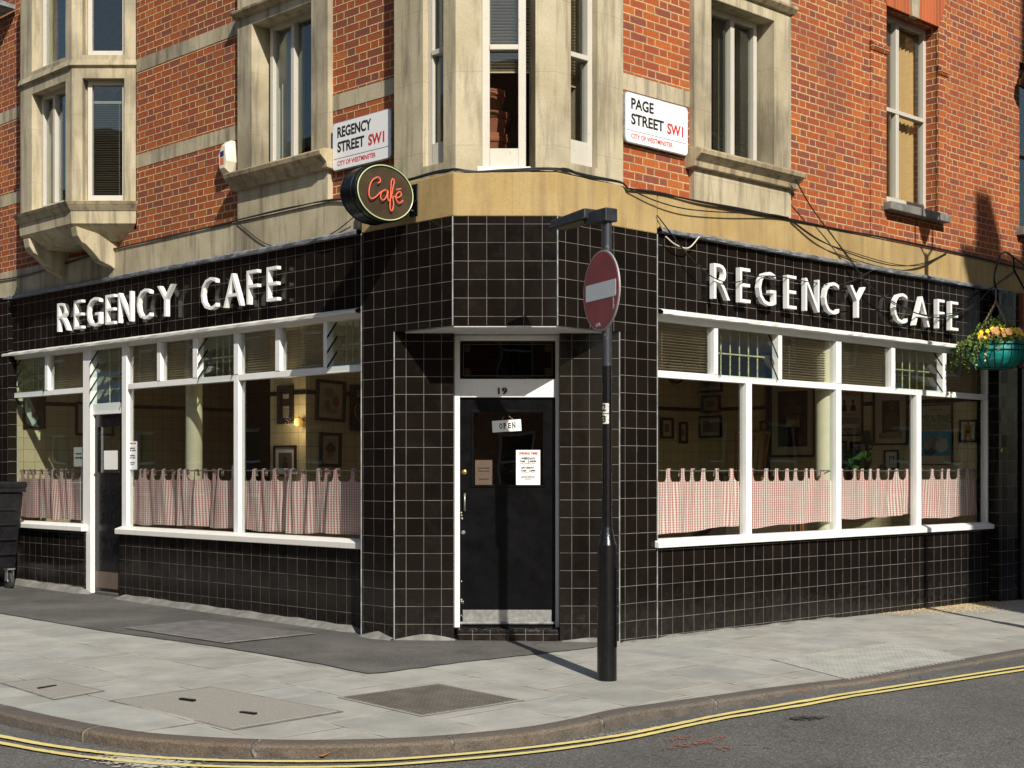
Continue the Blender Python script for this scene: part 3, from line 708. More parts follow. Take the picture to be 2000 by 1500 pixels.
# ---------------------------------------------------------------- upper brick walls with their openings
WO = -.03                                                            # brick face
def hole(F, pxa, pxb, z0, z1, off): return (qx(F, pxa, off), qx(F, pxb, off), z0, z1)
SO = .03                                                             # stone surround face
h2 = hole(L, 492, 607, 4.60, 6.06, SO); h2u = hole(L, 492, 607, 6.36, 7.7, SO)
s2 = (qx(L, 464, SO), qx(L, 640, SO), 4.12, 8.2)
ob = (qx(L, 66), qx(L, 262), 4.3, 8.2)
XBL = qx(L, 772)
MB().wall(L, XL0, XBL, 4.12, 8.2, WO, [s2, ob], .3).build('brick_wall', M['brick'], B)
h3 = hole(RR, 1390, 1513, 4.58, 6.04, SO); h3u = hole(RR, 1390, 1513, 6.36, 7.7, SO)
s3 = (qx(RR, 1356, SO), qx(RR, 1545, SO), 4.11, 8.2)
h4 = hole(RR, 1728, 1830, 4.53, 6.68, WO); h5 = hole(RR, 1991, 2075, 4.62, 6.68, WO)
XBR = qx(RR, 1214)
MB().wall(RR, XBR, XR1, 4.11, 8.2, WO, [s3, h4, h5], .3).build('brick_wall', M['brick'], B)
# stone stripes laid in the brick
for F, segs in ((L, ((XL0, qx(L, 66)), (qx(L, 262), s2[0]), (s2[1], XBL))), (RR, ((XBR, s3[0]),))):
    for z in (5.05, 6.12):
        for a, b in segs: MB().box(F, a, b, WO - .05, WO + .004, z - .073, z + .073).build('stone_stripe', M['stone'], B)
# stone window surrounds
def surround(F, s, hs, zsill, off):
    MB().wall(F, s[0], s[1], s[2], s[3], off, hs, .3).build('stone_surround', M['stone'], B, bevel=.008)
    a, b = s[0] - .06, s[1] + .06
    MB().profile(F, a, b, [(WO, zsill - .17), (off + .05, zsill - .16), (off + .06, zsill - .11), (off + .13, zsill - .05), (off + .14, zsill - .01), (off + .09, zsill + .015), (off - .25, zsill + .03), (WO - .25, zsill - .1)]).build('sill', M['stone_dirty'], B, bevel=.006)
    MB().profile(F, s[0] - .03, s[1] + .03, [(off - .02, 6.15), (off + .03, 6.16), (off + .07, 6.2), (off + .075, 6.225), (off - .02, 6.27)]).build('drip_mould', M['stone_dirty'], B, bevel=.005)
surround(L, s2, [h2, h2u], 4.59, SO); surround(RR, s3, [h3, h3u], 4.57, SO)

def casement(F, x0, x1, z0, z1, off, fr=.055, mull=None, bar=None, mat='peeling', pane='glass', name='window', bot=None):
    """painted frame with its panes, in an opening; off = face of the frame"""
    g = MB(); bot = bot or fr * 1.5
    g.box(F, x0, x0 + fr, off - .07, off, z0, z1).box(F, x1 - fr, x1, off - .07, off, z0, z1)
    g.box(F, x0 + fr, x1 - fr, off - .068, off - .002, z1 - fr, z1).box(F, x0 + fr, x1 - fr, off - .068, off + .004, z0, z0 + bot)
    if mull: g.box(F, mull - fr * .55, mull + fr * .55, off - .066, off + .006, z0 + bot, z1 - fr)
    if bar: g.box(F, x0 + fr, x1 - fr, off - .066, off + .012, bar - .022, bar + .022)
    o = g.build(name, M[mat], B, bevel=.004)
    zz = [z0 + bot] + ([bar] if bar else []) + [z1 - fr]; xx = [x0 + fr] + ([mull] if mull else []) + [x1 - fr]
    for i in range(len(xx) - 1):
        for j in range(len(zz) - 1):
            MB().box(F, xx[i], xx[i + 1], off - .045 - .01 * j, off - .04 - .01 * j, zz[j], zz[j + 1]).build('pane', M[pane], o)
    return o
casement(L, h2[0] + .07, h2[1], 4.60, 6.06, -.14, .05, mull=qx(L, 572, -.14))
casement(L, h2u[0], h2u[1], 6.36, 7.7, -.14, .05, mull=qx(L, 572, -.14))
casement(RR, h3[0], h3[1] - .06, 4.58, 6.04, -.14, .055, mull=qx(RR, 1430, -.14))
casement(RR, h3u[0], h3u[1], 6.36, 7.7, -.14, .055, mull=qx(RR, 1430, -.14))
w4 = casement(RR, h4[0], h4[1], 4.53, 6.68, -.17, .06, mull=qx(RR, 1752, -.17), bar=5.62, bot=.12)
casement(RR, h5[0], h5[1], 4.62, 6.68, -.17, .06, bar=5.6, bot=.1)
MB().box(RR, h4[0] - .06, h4[1] + .1, WO - .25, WO + .12, 4.435, 4.525).build('sill', M['concrete'], B, bevel=.008)
MB().box(RR, h5[0] - .08, h5[1] + .1, WO - .25, WO + .1, 4.51, 4.615).build('sill', M['concrete'], B, bevel=.008)
# brick strips beside the sash window, their mouldings, the gauged arch and keystone
for a, b in ((qx(RR, 1703), h4[0]), (h4[1], qx(RR, 1851))):
    MB().box(RR, a, b, WO - .02, WO + .022, 4.11 if a < h4[0] else 4.53, 8.2).build('brick_strip', M['brick'], B)
    MB().profile(RR, a - .012, b + .012, [(WO + .022, 6.13), (WO + .035, 6.14), (WO + .06, 6.19), (WO + .06, 6.21), (WO + .022, 6.24)]).build('moulding', M['brick'], B)
ga = G('gauged_brick'); u, v = ga.uv(); jj = ga.rng(ga.m('FLOORED_MODULO', u, .07), .003, .006); k = ga.rng(ga.white(ga.xyz(ga.m('FLOOR', ga.m('DIVIDE', u, .07)), 1., 1.)), 0, 1, .8, 1.2)
M['gauged'] = ga.done(ga.mix(jj, (.45, .26, .14), ga.mix(1., (.37, .085, .024), ga.xyz(k, k, k), 'MULTIPLY')), .85)
xm = (h4[0] + h4[1]) / 2
MB().poly(RR, [(h4[0], 6.68), (h4[1], 6.68), (h4[1] + .22, 7.15), (h4[0] - .22, 7.15)], WO - .02, WO + .03).build('window_arch', M['gauged'], B)
MB().poly(RR, [(xm - .07, 6.66), (xm + .07, 6.66), (xm + .12, 7.2), (xm - .12, 7.2)], WO, WO + .06).build('keystone', M['stone'], B, bevel=.008)
# ---------------------------------------------------------------- canted stone bay over the corner
LB, FB, RB = L.off(.10), Fr((1, 0), (0, -1), -12.27), RR.off(-.01)
xa, xb = -9.12, 8.829
lh = (qx(LB, 826), qx(LB, 866), 4.22, 7.9); fh = (qx(FB, 941), qx(FB, 1046), 4.14, 7.9); rh = (qx(RB, 1115), qx(RB, 1167), 4.22, 7.9)
MB().wall(LB, qx(LB, 770), xa, 4.1, 8.2, 0, [lh], .32).build('corner_bay', M['stone'], B)
MB().wall(FB, -.4757, .3708, 4.1, 8.2, 0, [fh], .32).build('corner_bay', M['stone'], B)
MB().wall(RB, xb, qx(RB, 1217), 4.1, 8.2, 0, [rh], .32).build('corner_bay', M['stone'], B)
zbar = EYE + (HOR - 93) / FPX * 12.4
casement(LB, lh[0], lh[1] + .06, 4.22, 7.9, -.06, .06, bar=zbar, bot=.2)
casement(FB, fh[0], fh[1] - .08, 4.14, 7.9, -.12, .065, bar=zbar, bot=.2)
casement(RB, rh[0] - .06, rh[1], 4.22, 7.9, -.06, .06, bar=zbar - .03, bot=.22)
MB().box(FB, fh[0] - .04, fh[1] - .04, -.3, .012, 4.108, 4.16).build('sill', M['flaky'], B, bevel=.006)
# ---------------------------------------------------------------- stone oriel window on the left wall
OC = Fr((1, 0), (0, -1), -16.29); OFr = L.off(.487)
P0, P1, P2, P3 = Vector((-4.216, 16.29)), Vector((-4.933, 16.29)), Vector((-5.81, 17.19)), Vector((-5.83, 17.92))
OL = Fr(Vector((0.03, -1)).normalized(), Vector((-1, -.03)).normalized(), 0); OL.o = OL.n.dot(P2)
ox0, ox1 = OFr.ex.dot(P2), OFr.ex.dot(P1)
zl = (4.62, 5.99); zu = (6.25, 7.7)
def ohole(F, a, b): return [(qx(F, a), qx(F, b), *zl), (qx(F, a), qx(F, b), *zu)]
oh1, oh2 = ohole(OC, 161, 243), ohole(OFr, 62, 128)
MB().wall(OC, -4.933, -4.216, 4.40, 8.2, 0, oh1, .26).build('oriel_window', M['stone'], B)
oo = MB().wall(OFr, ox0, ox1, 4.40, 8.2, 0, oh2, .26).build('oriel_window', M['stone'], B)
MB().wall(OL, OL.ex.dot(P3), OL.ex.dot(P2), 4.40, 8.2, 0, [], .2).build('oriel_window', M['stone'], B)
for (a, b, c, d) in oh1: casement(OC, a + .03, b, c, d, -.1, .05)
for (a, b, c, d) in oh2: casement(OFr, a, b, c, d, -.12, .05, mull=qx(OFr, 106, -.12) if c < 5 else None)
def ring(z0, z1, out0, out1, mat, name):
    def off(k): 
        d = (P1 - P0).normalized(); e = (P2 - P1).normalized(); f = (P3 - P2).normalized(); n1 = Vector((0, -1)); n2 = OFr.n; n3 = OL.n
        i1 = P1 + (n1 + n2) / (1 + n1.dot(n2)) * k; i2 = P2 + (n2 + n3) / (1 + n2.dot(n3)) * k
        return [P0 + n1 * k + Vector((.0 + .6 * k, 0)), i1, i2, P3 + n3 * k, Vector((-5.0, 18.0))]
    a, b = off(out0), off(out1)
    g = MB(); g.hexa([Vector((p.x, p.y, z0)) for p in a], [Vector((p.x, p.y, z1)) for p in b])
    return g.build(name, mat, B, bevel=.004)
ring(4.56, 4.60, .07, .09, M['stone_dirty'], 'sill'); ring(4.50, 4.558, .02, .068, M['stone'], 'sill'); ring(4.36, 4.498, .005, .015, M['stone'], 'sill'); ring(4.20, 4.358, -.2, .0, M['stone'], 'sill')
ring(6.10, 6.13, .0, .035, M['stone_dirty'], 'sill'); ring(6.13, 6.20, .035, .01, M['stone'], 'sill')
# scrolled brackets under the oriel
for cx in (P1 + Vector((.1, .05)), P2 + Vector((.16, -.03))):
    base = OFr.ex.dot(cx); pr = [(-.52, 4.22), (.0, 4.32), (-.02, 4.22), (-.07, 4.15), (-.12, 4.13), (-.2, 4.06), (-.3, 3.96), (-.42, 3.92), (-.52, 3.86)]
    MB().profile(OFr, base - .07, base + .07, pr).build('bracket', M['stone'], B, bevel=.008)
MB().profile(L, XL0, qx(L, 30), [(0, 7.42), (.28, 7.44), (.3, 7.52), (.3, 7.62), (.27, 7.62), (.26, 7.5), (0, 7.47)]).build('gutter', M['lead'], B)
# roof slab added against light leaks, upstairs rooms painted dark for dimness, back shells
LE, RE = qw(L, -150, -.2).to_2d(), qw(RR, 2130, -.2).to_2d()
foot = [LE, Vector((-.88, 13.0)), Vector((.962, 13.0)), RE, RE + Vector((-EXL[0], -EXL[1])) * 8, LE + Vector(EXR) * 8]
MB().prism([LE, qw(L, 771, .09).to_2d(), Vector((-.4757, 12.29)), Vector((.3708, 12.29)), qw(RR, 1217, -.03).to_2d(), RE, foot[4], foot[5]], 8.2, 8.4).build('light_lid', M['lead'], B)
MB().prism([Vector((-5.6, 17.3)), Vector((-4.95, 16.5)), Vector((-4.2, 16.4)), Vector((-5.0, 18.2))], 8.2, 8.35).build('light_lid', M['lead'], B)
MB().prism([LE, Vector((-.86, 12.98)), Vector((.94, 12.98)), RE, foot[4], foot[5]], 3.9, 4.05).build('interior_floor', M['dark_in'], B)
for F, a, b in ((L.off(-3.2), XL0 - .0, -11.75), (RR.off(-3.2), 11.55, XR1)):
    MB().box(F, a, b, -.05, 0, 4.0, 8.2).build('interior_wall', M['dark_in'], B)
MB().box(Fr(EXR, NR, 0), qx(RR, 2138) - .1, qx(RR, 2138), RR.o - 4, RR.o - .32, 4., 8.2).build('interior_wall', M['dark_in'], B)  # upper room ends closed, put in against light leaks
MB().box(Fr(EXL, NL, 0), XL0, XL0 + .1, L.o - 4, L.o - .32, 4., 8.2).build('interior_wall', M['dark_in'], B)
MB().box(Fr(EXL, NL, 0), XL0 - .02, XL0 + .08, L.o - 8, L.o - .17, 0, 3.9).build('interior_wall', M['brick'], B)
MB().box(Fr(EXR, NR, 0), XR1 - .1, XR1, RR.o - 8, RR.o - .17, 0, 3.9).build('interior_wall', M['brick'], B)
# ---------------------------------------------------------------- cafe room
Pr0, Pl0 = qw(RR, 1926, -.12).to_2d(), qw(L, 26, -.066).to_2d()
FPR = Fr(EXL, NL, L.n.dot(Pr0)); FPL = Fr(EXR, NR, RR.n.dot(Pl0)); FBK = Fr(EXR, NR, -13.04); FIN = Fr(EXL, NL, -9.54)
Q_ = Vector((-2.27, 16.0)); dL, dR = Vector((-EXL[0], -EXL[1])), Vector(EXR)
MB().prism(foot, -.02, .12).build('interior_floor', M['floor_in'], B)
MB().prism([f + (Vector((0, 17)) - f).normalized() * .02 for f in foot], 3.22, 3.36).build('ceiling', M['room'], B)
xr = FPR.ex.dot(Pr0); MB().box(FPR, xr - 6, xr + .02, -.1, 0, .12, 3.22).build('interior_wall', M['cream_tile'], B)
MB().box(FPR, qx(FPR, 1863, .1), xr + .01, 0.001, .1, .12, 3.22).build('interior_wall', M['cream_tile'], B)
xl = FPL.ex.dot(Pl0); MB().box(FPL, xl - .02, xl + 6, -.1, 0, .12, 3.22).build('interior_wall', M['cream_tile'], B)
MB().prism([Q_, Q_ + dL * .672, Q_ + dL * .672 + dR * 3, Q_ + dR * 3], .12, 3.22).build('interior_wall', M['cream_tile'], B)
MB().box(FBK, FBK.ex.dot(Q_) + 2.9, FBK.ex.dot(Q_) + 9, -.1, -.003, .12, 3.22).build('interior_wall', M['cream_tile'], B)
MB().box(L.off(-5), XL0, XL0 + 9, -.1, 0, .12, 3.22).build('interior_wall', M['cream_tile'], B)
g = MB()
for F, a, b, o in ((FPR, xr - 5.5, qx(FPR, 1863, .1), 0), (FPR, qx(FPR, 1863, .1), xr, .1), (FPL, xl, xl + 5.5, 0), (FBK, FBK.ex.dot(Q_) + .01, FBK.ex.dot(Q_) + 8, 0), (FIN, FIN.ex.dot(Q_) - .67, FIN.ex.dot(Q_), 0), (L.off(-5), XL0, XL0 + 8, 0)):
    g.box(F, a, b, o, o + .008, 2.435, 2.485)
g.build('dado_line', M['ink'], B)
# dark panel standing in for the unlit depth of the kitchen opening
MB().box(L.off(-3.4), qx(L, 440, -3.4), qx(L, 545, -3.4), -.05, 0, .12, 2.9).build('kitchen_dark_panel', M['dark_in'], B)
for F, px, d, lab in ((L, 379, .18, 'round cream column behind the left street window'), (RR, 1608.5, .182, 'round cream column behind the right street window')):
    p = qw(F, px, -.29 if F is L else -.19); c = thing('column', lab, 'column', (p.x, p.y, .12)); r = d / 2
    MB().lathe((p.x, p.y, .12), [(r, .12), (r, 2.98)], 32).build('shaft', M['cream'], c, smooth=True)
    MB().lathe((p.x, p.y, .12), [(r * 1.35, 0), (r * 1.35, .07), (r * 1.1, .12)], 32).build('base', M['cream'], c, smooth=True)
    MB().lathe((p.x, p.y, .12), [(r * 1.05, 2.98), (r * 1.4, 3.04), (r * 1.4, 3.09)], 32).build('capital', M['cream'], c, smooth=True)

# ---------------------------------------------------------------- shop windows
GO, FO, BO = -.062, -.022, -.1                                       # glass, frame front, frame back
def louvre(F, a, b, z0, z1, par, n=3, bars=6):
    h = (z1 - z0) / n; g = MB(); kk = (MB(), MB())
    for i in range(n):
        zc = z0 + h * (i + .5); dz, do = h * .56, .055
        g.hexa([F.p(a + .012, GO + do, zc - dz), F.p(b - .012, GO + do, zc - dz), F.p(b - .012, GO - do, zc + dz), F.p(a + .012, GO - do, zc + dz)],
               [F.p(a + .012, GO + do + .006, zc - dz + .003), F.p(b - .012, GO + do + .006, zc - dz + .003), F.p(b - .012, GO - do + .006, zc + dz + .003), F.p(a + .012, GO - do + .006, zc + dz + .003)])
        for k, x in zip(kk, (a + .004, b - .012)):
            k.hexa([F.p(x, GO + do + .008, zc - dz - .01), F.p(x + .008, GO + do + .008, zc - dz - .01), F.p(x + .008, GO - do, zc + dz - .01), F.p(x, GO - do, zc + dz - .01)],
                   [F.p(x, GO + do + .008, zc - dz + .014), F.p(x + .008, GO + do + .008, zc - dz + .014), F.p(x + .008, GO - do, zc + dz + .014), F.p(x, GO - do, zc + dz + .014)])
    g.build('louvre_glass', M['louvre'], par); [k.build('louvre_clip', M['black'], par) for k in kk]
    if bars:
        g = MB(); o = GO - .12
        for i in range(bars):
            x = a + (b - a) * (i + .7) / (bars + .4); g.tube([F.p(x, o, z0 - .02), F.p(x, o, z1)], .0075, 6)
        zz = z0 + (z1 - z0) * .5; g.tube([F.p(a, o + .008, zz), F.p(b, o + .008, zz)], .008, 6)
        g.build('security_grille', M['rust'], par)
def shop_window(F, pa, pb, zs, bar, zt, verts, panes, louvres, label=None):
    """verts: (px0, px1, z0, z1) uprights; panes and louvres the same way"""
    g = MB(); a, b = qx(F, pa, FO), qx(F, pb, FO)
    g.box(F, a, b, BO, FO, bar - .032, bar + .032).box(F, a, b, BO - .002, FO - .004, zt, zt + .075)
    for (x0, x1, c, d) in verts:
        fr = FO + .005
        for lo, hi in ((c, min(d, bar - .032)), (max(c, bar + .032), d)):
            if hi - lo > .01: g.box(F, qx(F, x0, FO), qx(F, x1, FO), BO + .002, fr, lo, hi)
    o = g.build('shop_window', M['paint'], B, bevel=.004)
    for (x0, x1, c, d) in panes: MB().box(F, qx(F, x0, GO), qx(F, x1, GO), GO - .003, GO + .003, c, d).build('pane', M['glass'], o)
    for (x0, x1, c, d, n, br) in louvres: louvre(F, qx(F, x0, FO), qx(F, x1, FO), c, d, o, n, br)
    return o
ZB, ZT = 2.543, 3.0
lo_, hi_ = ZB + .032, ZT
shop_window(L, 15, 165, ZL_sill, ZB, ZT, [(17, 23, .95, ZT), (88, 94, lo_, ZT)], [(20, 166, .95, ZB - .03), (95, 168, lo_, hi_)], [(27, 88, lo_, hi_, 3, 6)])
shop_window(L, 250, 463.5, ZL_sill, ZB, ZT, [(307, 314, lo_, ZT), (377, 386, lo_, ZT)], [(246, 466, .95, ZB - .03), (248, 380, lo_, hi_)], [(390, 457, lo_, hi_, 3, 5)])
shop_window(L, 463.5, 709, ZL_sill, ZB, ZT, [(457, 466, .95, ZT), (538, 547, lo_, ZT), (632, 639, lo_, ZT)], [(462, 720, .95, ZB - .03), (464, 640, lo_, hi_)], [(642, 712, lo_, hi_, 3, 5)])
ZB2, ZT2 = 2.475, 2.955
lo2, hi2 = ZB2 + .032, ZT2
shop_window(RR, 1277, 1635.5, ZR_sill, ZB2, ZT2, [(1457, 1468, .96, ZB2), (1394, 1402, lo2, ZT2), (1520, 1527, lo2, ZT2)], [(1272, 1460, .96, ZB2 - .03), (1460, 1636, .96, ZB2 - .03), (1272, 1396, lo2, hi2), (1520, 1636, lo2, hi2)], [(1402, 1517, lo2, hi2, 2, 6)])
shop_window(RR, 1635.5, 1936, ZR_sill, ZB2, ZT2, [(1633, 1643, .96, ZT2), (1790, 1799, .96, ZB2), (1741, 1748, lo2, ZT2), (1841, 1848, lo2, ZT2), (1927, 1936, .96, ZT2)], [(1636, 1793, .96, ZB2 - .03), (1793, 1930, .96, ZB2 - .03), (1636, 1742, lo2, hi2), (1842, 1930, lo2, hi2)], [(1748, 1838, lo2, hi2, 3, 6)])
sillp = lambda z0, z1: [(-.12, z0), (.06, z0), (.062, z1 - .03), (.05, z1 - .022), (-.022, z1), (-.12, z1)]
MB().profile(L, qx(L, 233), qx(L, 720), sillp(.876, .962)).build('window_sill', M['flaky'], B, bevel=.005)
MB().profile(L, qx(L, 15), qx(L, 168), sillp(.881, .965)).build('window_sill', M['paint'], B, bevel=.005)
MB().profile(RR, qx(RR, 1277), qx(RR, 1949, .06), sillp(.896, .972)).build('window_sill', M['paint'], B, bevel=.005)
# side door between the left windows
g = MB()
for a, b in ((163, 178), (239, 248)): g.box(L, qx(L, a, FO), qx(L, b, FO), -.1, FO + .008, .16, ZT + .075)
dz = 2.245
g.box(L, qx(L, 178, FO), qx(L, 239, FO), -.1, FO - .02, dz, dz + .13).box(L, qx(L, 178, FO), qx(L, 239, FO), -.1, FO - .01, ZT, ZT + .07)
df = g.build('door_frame', M['paint'], B, bevel=.004)
louvre(L, qx(L, 178, FO), qx(L, 239, FO), dz + .13, ZT, df, 4, 3)
dx0, dx1 = qx(L, 183, -.07), qx(L, 240, -.07)
dw = dx1 - dx0
dn = MB().wall(L, dx0, dx1, .19, dz, -.07, [(dx0 + .09, dx1 - .06, 1.57, 2.1)], .045).build('side_door', M['black'], B)
MB().box(L, dx0 + .09, dx1 - .06, -.098, -.092, 1.57, 2.1).build('pane', M['glass'], dn)
MB().box(L, dx0 + .05, dx1 - .03, -.07, -.066, .23, .42).build('kick_plate', plain('brown_kick_plate', (.12, .09, .07), .5), dn)
MB().lathe(L.p(dx0 + .035, -.07, 1.55), [(.016, 0), (.016, .012), (.008, .018)], 12, L.n.to_3d()).build('lock', M['brass'], dn)
MB().box(L, qx(L, 180), qx(L, 240), -.2, -.03, -.02, .19).build('door_step', M['tarmac'], B, bevel=.01)

# ---------------------------------------------------------------- corner doorway
DF = FF.off(-.13)                                                    # frame face
jx0, jx1 = -.511, .42
g = MB(); fx0, fx1 = qx(DF, 898), qx(DF, 1085)
g.box(DF, jx0, fx0, -.12, .0, .2, 2.80).box(DF, fx1, jx1, -.12, 0, .2, 2.80)
za, zb2 = q(DF, 1000, 776)[1], q(DF, 1000, 740)[1]; zh = q(DF, 1000, 665)[1]
g.box(DF, fx0, fx1, -.12, -.004, za, zb2).box(DF, fx0, fx1, -.12, -.004, zh, 2.80)
dfr = g.build('door_frame', M['paint'], B, bevel=.004)
tw = MB().box(DF, fx0, fx1, -.05, -.045, zb2, zh).build('transom_window', M['dark_glass'], dfr)
g = MB(); e = .028
a, b, c, d = fx0 + e, fx1 - e, zb2 + e, zh - e
for x0, x1, y0, y1 in ((a, b, c, c + .004), (a, b, d - .004, d), (a, a + .004, c, d), (b - .004, b, c, d)): g.box(DF, x0, x1, -.044, -.0425, y0, y1)
for cx, cy in ((a + .04, c + .04), (b - .04, c + .04), (a + .04, d - .04), (b - .04, d - .04)):
    for k in range(4):
        ox, oy = .017 * math.cos(R(45 + 90 * k)), .017 * math.sin(R(45 + 90 * k))
        ring_ = [DF.p(cx + ox + .013 * math.cos(t * R(40)), -.043, cy + oy + .013 * math.sin(t * R(40))) for t in range(10)]
        g.tube(ring_, .0022, 4)
M['dim_gold'] = plain('dull_gilt_line', (.1, .075, .03), .5)
g.build('gilt_lines', M['dim_gold'], dfr)
MB().text(DF, '19', qx(DF, 972.5), qx(DF, 991), q(DF, 0, 770)[1], q(DF, 0, 757)[1], -.004, .004, .03).build('house_number', M['ink'], dfr)
LF = DF.off(-.035)                                                   # door leaf face
lx0, lx1 = fx0 + .004, fx1 - .004; lz0, lz1 = q(LF, 0, 1222)[1], za - .004
pa, pb, pc, pd = qx(LF, 924), qx(LF, 1060), q(LF, 0, 947)[1], q(LF, 0, 806)[1]
M['door'] = plain('worn_black_door', (.0035, .0035, .0042), .3, 0, .35, 6, .15, .12)
dr = MB().wall(LF, lx0, lx1, lz0, lz1, 0, [(pa, pb, pc, pd)], .045).build('front_door', M['door'], B)
MB().box(LF, pa, pb, -.03, -.025, pc, pd).build('pane', M['glass'], dr)
g = MB()
for x0, x1, y0, y1 in ((pa - .02, pb + .02, pc - .02, pc), (pa - .02, pb + .02, pd, pd + .02), (pa - .02, pa, pc, pd), (pb, pb + .02, pc, pd)): g.box(LF, x0, x1, -.01, .009, y0, y1)
g.build('bead', M['door'], dr, bevel=.004)
kz0, kz1 = q(LF, 0, 1214)[1], q(LF, 0, 1191)[1]
MB().box(LF, qx(LF, 904), qx(LF, 1077), 0, .003, kz0, kz1).build('kick_plate', M['steel'], dr)
MB().profile(LF, qx(LF, 898), qx(LF, 1085), [(0, kz0 - .022), (.022, kz0 - .02), (.026, kz0 - .008), (.012, kz0 - .002), (0, kz0 - .001)]).build('weather_bar', M['trim'], dr)
MB().box(LF, lx0 + .01, lx1 - .01, -.03, .006, .205, lz0).build('threshold', M['black'], dr)
hx = qx(LF, 908); z0, z1 = q(LF, 0, 997)[1], q(LF, 0, 965)[1]
MB().tube([LF.p(hx, 0, z0), LF.p(hx, .025, z0 + .012), LF.p(hx, .042, z0 + .04), LF.p(hx, .042, z1 - .04), LF.p(hx, .025, z1 - .012), LF.p(hx, 0, z1)], [.011, .009, .0075, .0075, .009, .011], 10).build('handle', M['steel'], dr, smooth=True)
for py, mt, r in ((922, 'brass', .022), (1040, 'steel', .018)):
    x, z = q(LF, 907 if py < 1000 else 905, py); MB().lathe(LF.p(x, 0, z), [(r, 0), (r, .006), (r * .6, .012), (r * .25, .012)], 20, LF.n.to_3d()).build('lock', M[mt], dr, smooth=True)
g = MB(); rd = random.Random(5)
for k in range(16):
    z = rd.choice((.25, .45, .62, .33, 1.22)) + rd.uniform(-.06, .06); x = lx0 + rd.uniform(0, .022); s_ = rd.uniform(.004, .013)
    g.poly(LF, [(x, z), (x + s_, z + s_ * .3), (x + s_ * .7, z + s_ * 1.2), (x - .0, z + s_)], .0004, .0009)
g.build('chipped_paint', plain('bare_wood_chips', (.5, .42, .3), .8), dr)
MB({'F': (qx(FF, 923), .0)}).box(FF, qx(FF, 893), qx(FF, 1091), -.3, .002, -.03, .2).build('door_step', M['tile'], B, bevel=.02)

MB().box(FF.off(-1.1), -.75, .75, -.05, 0, .12, 3.2).build('door_dark_panel', M['dark_in'], B)  # dark panel added so the door glass shows darkness behind it
# ---------------------------------------------------------------- notices
M['pink_paper'] = plain('dim_pink_paper', (.17, .105, .085), .7)
def notice(F, px0, px1, py0, py1, off, label, lines, rot=0., mat='paper', name='notice'):
    x0, x1 = qx(F, px0, off), qx(F, px1, off); z1, z0 = q(F, (px0 + px1) / 2, py0, off)[1], q(F, (px0 + px1) / 2, py1, off)[1]
    t = thing(name, label, 'notice', F.p((x0 + x1) / 2, off, z0)); cx, cz = (x0 + x1) / 2, (z0 + z1) / 2; w, h = x1 - x0, z1 - z0
    rt = lambda x, z: (cx + (x - cx) * math.cos(rot) - (z - cz) * math.sin(rot), cz + (x - cx) * math.sin(rot) + (z - cz) * math.cos(rot))
    MB().poly(F, [rt(x0, z0), rt(x1, z0), rt(x1, z1), rt(x0, z1)], off - .0015, off).build('sheet', M[mat], t)
    for mk in ('ink', 'red_ink'):
        g = MB()
        for (s_, a, b, c, d, m_) in lines:
            if m_ != mk: continue
            mx, mz = x0 + w * (a + b) / 2, z1 - h * (c + d) / 2; rx, rz = rt(mx, mz); ww, hh = w * (b - a), h * (d - c)
            g.text(F, s_, rx - ww / 2, rx + ww / 2, rz - hh / 2, rz + hh / 2, off, off + .0012, .055, rot)
        if g.v: g.build('lettering', M[mk], t)
    return t
GL = LF.off(-.024)
hours = [('OPENING TIMES', .1, .9, .06, .13, 'red_ink'), ('WEEKDAYS', .2, .78, .205, .27, 'ink'), ('7AM - 2.30PM', .14, .84, .29, .35, 'ink'), ('(LAST ORDERS 2.15PM)', .17, .8, .365, .39, 'ink'), ('SATURDAY', .22, .76, .47, .53, 'ink'), ('7AM - 12PM', .2, .8, .555, .615, 'ink'), ('(LAST ORDERS 11.45AM)', .16, .8, .635, .66, 'ink'),
         ('WE ARE CLOSED ON', .22, .76, .73, .755, 'ink'), ('SUNDAYS AND BANK', .2, .78, .77, .795, 'ink'), ('HOLIDAYS', .36, .62, .81, .835, 'ink')]
notice(LF, 1008, 1055, 879, 948, .003, 'white opening times sheet pinned on the corner door glass', hours)
notice(GL, 928, 961.5, 898.5, 947, -.03, 'dim pinkish sheet inside the corner door glass, lower left', [('COVID', .3, .7, .08, .13, 'red_ink'), ('PLEASE READ', .15, .85, .3, .35, 'ink'), ('THIS NOTICE', .17, .83, .42, .47, 'ink'), ('THANK YOU', .2, .8, .74, .8, 'ink')][1:], mat='pink_paper')
on = notice(LF, 961.5, 1018, 820.5, 843, .006, 'white OPEN plate hanging tilted in the corner door window', [], R(3.6), name='open_sign')
g = MB(); cx, cz = q(LF, 989.5, 831.5, .006); c_, s_ = math.cos(R(3.6)), math.sin(R(3.6))
for i, ch in enumerate('OPEN'):
    lx = -.065 + i * .0385; ww = .028
    X, Z = cx + (lx + ww / 2) * c_, cz + (lx + ww / 2) * s_
    g.text(LF, ch, X - ww / 2, X + ww / 2, Z - .024, Z + .024, .006, .0085, .03, R(3.6))
    if ch in 'PN':                                                   # serifs
        for fx in ((-.5, -.5), (-.5, .5)) if ch == 'P' else ((-.5, -.5), (-.5, .5), (.5, .5)):
            px_, pz_ = fx[0] * ww + (.004 if fx[0] < 0 else -.004), fx[1] * .048
            g.poly(LF, [(X + (px_ + dx_) * c_ - (pz_ + dz_) * s_, Z + (px_ + dx_) * s_ + (pz_ + dz_) * c_) for dx_, dz_ in ((-.008, -.002), (.008, -.002), (.008, .002), (-.008, .002))], .006, .0085)
g.build('lettering', M['ink'], on)
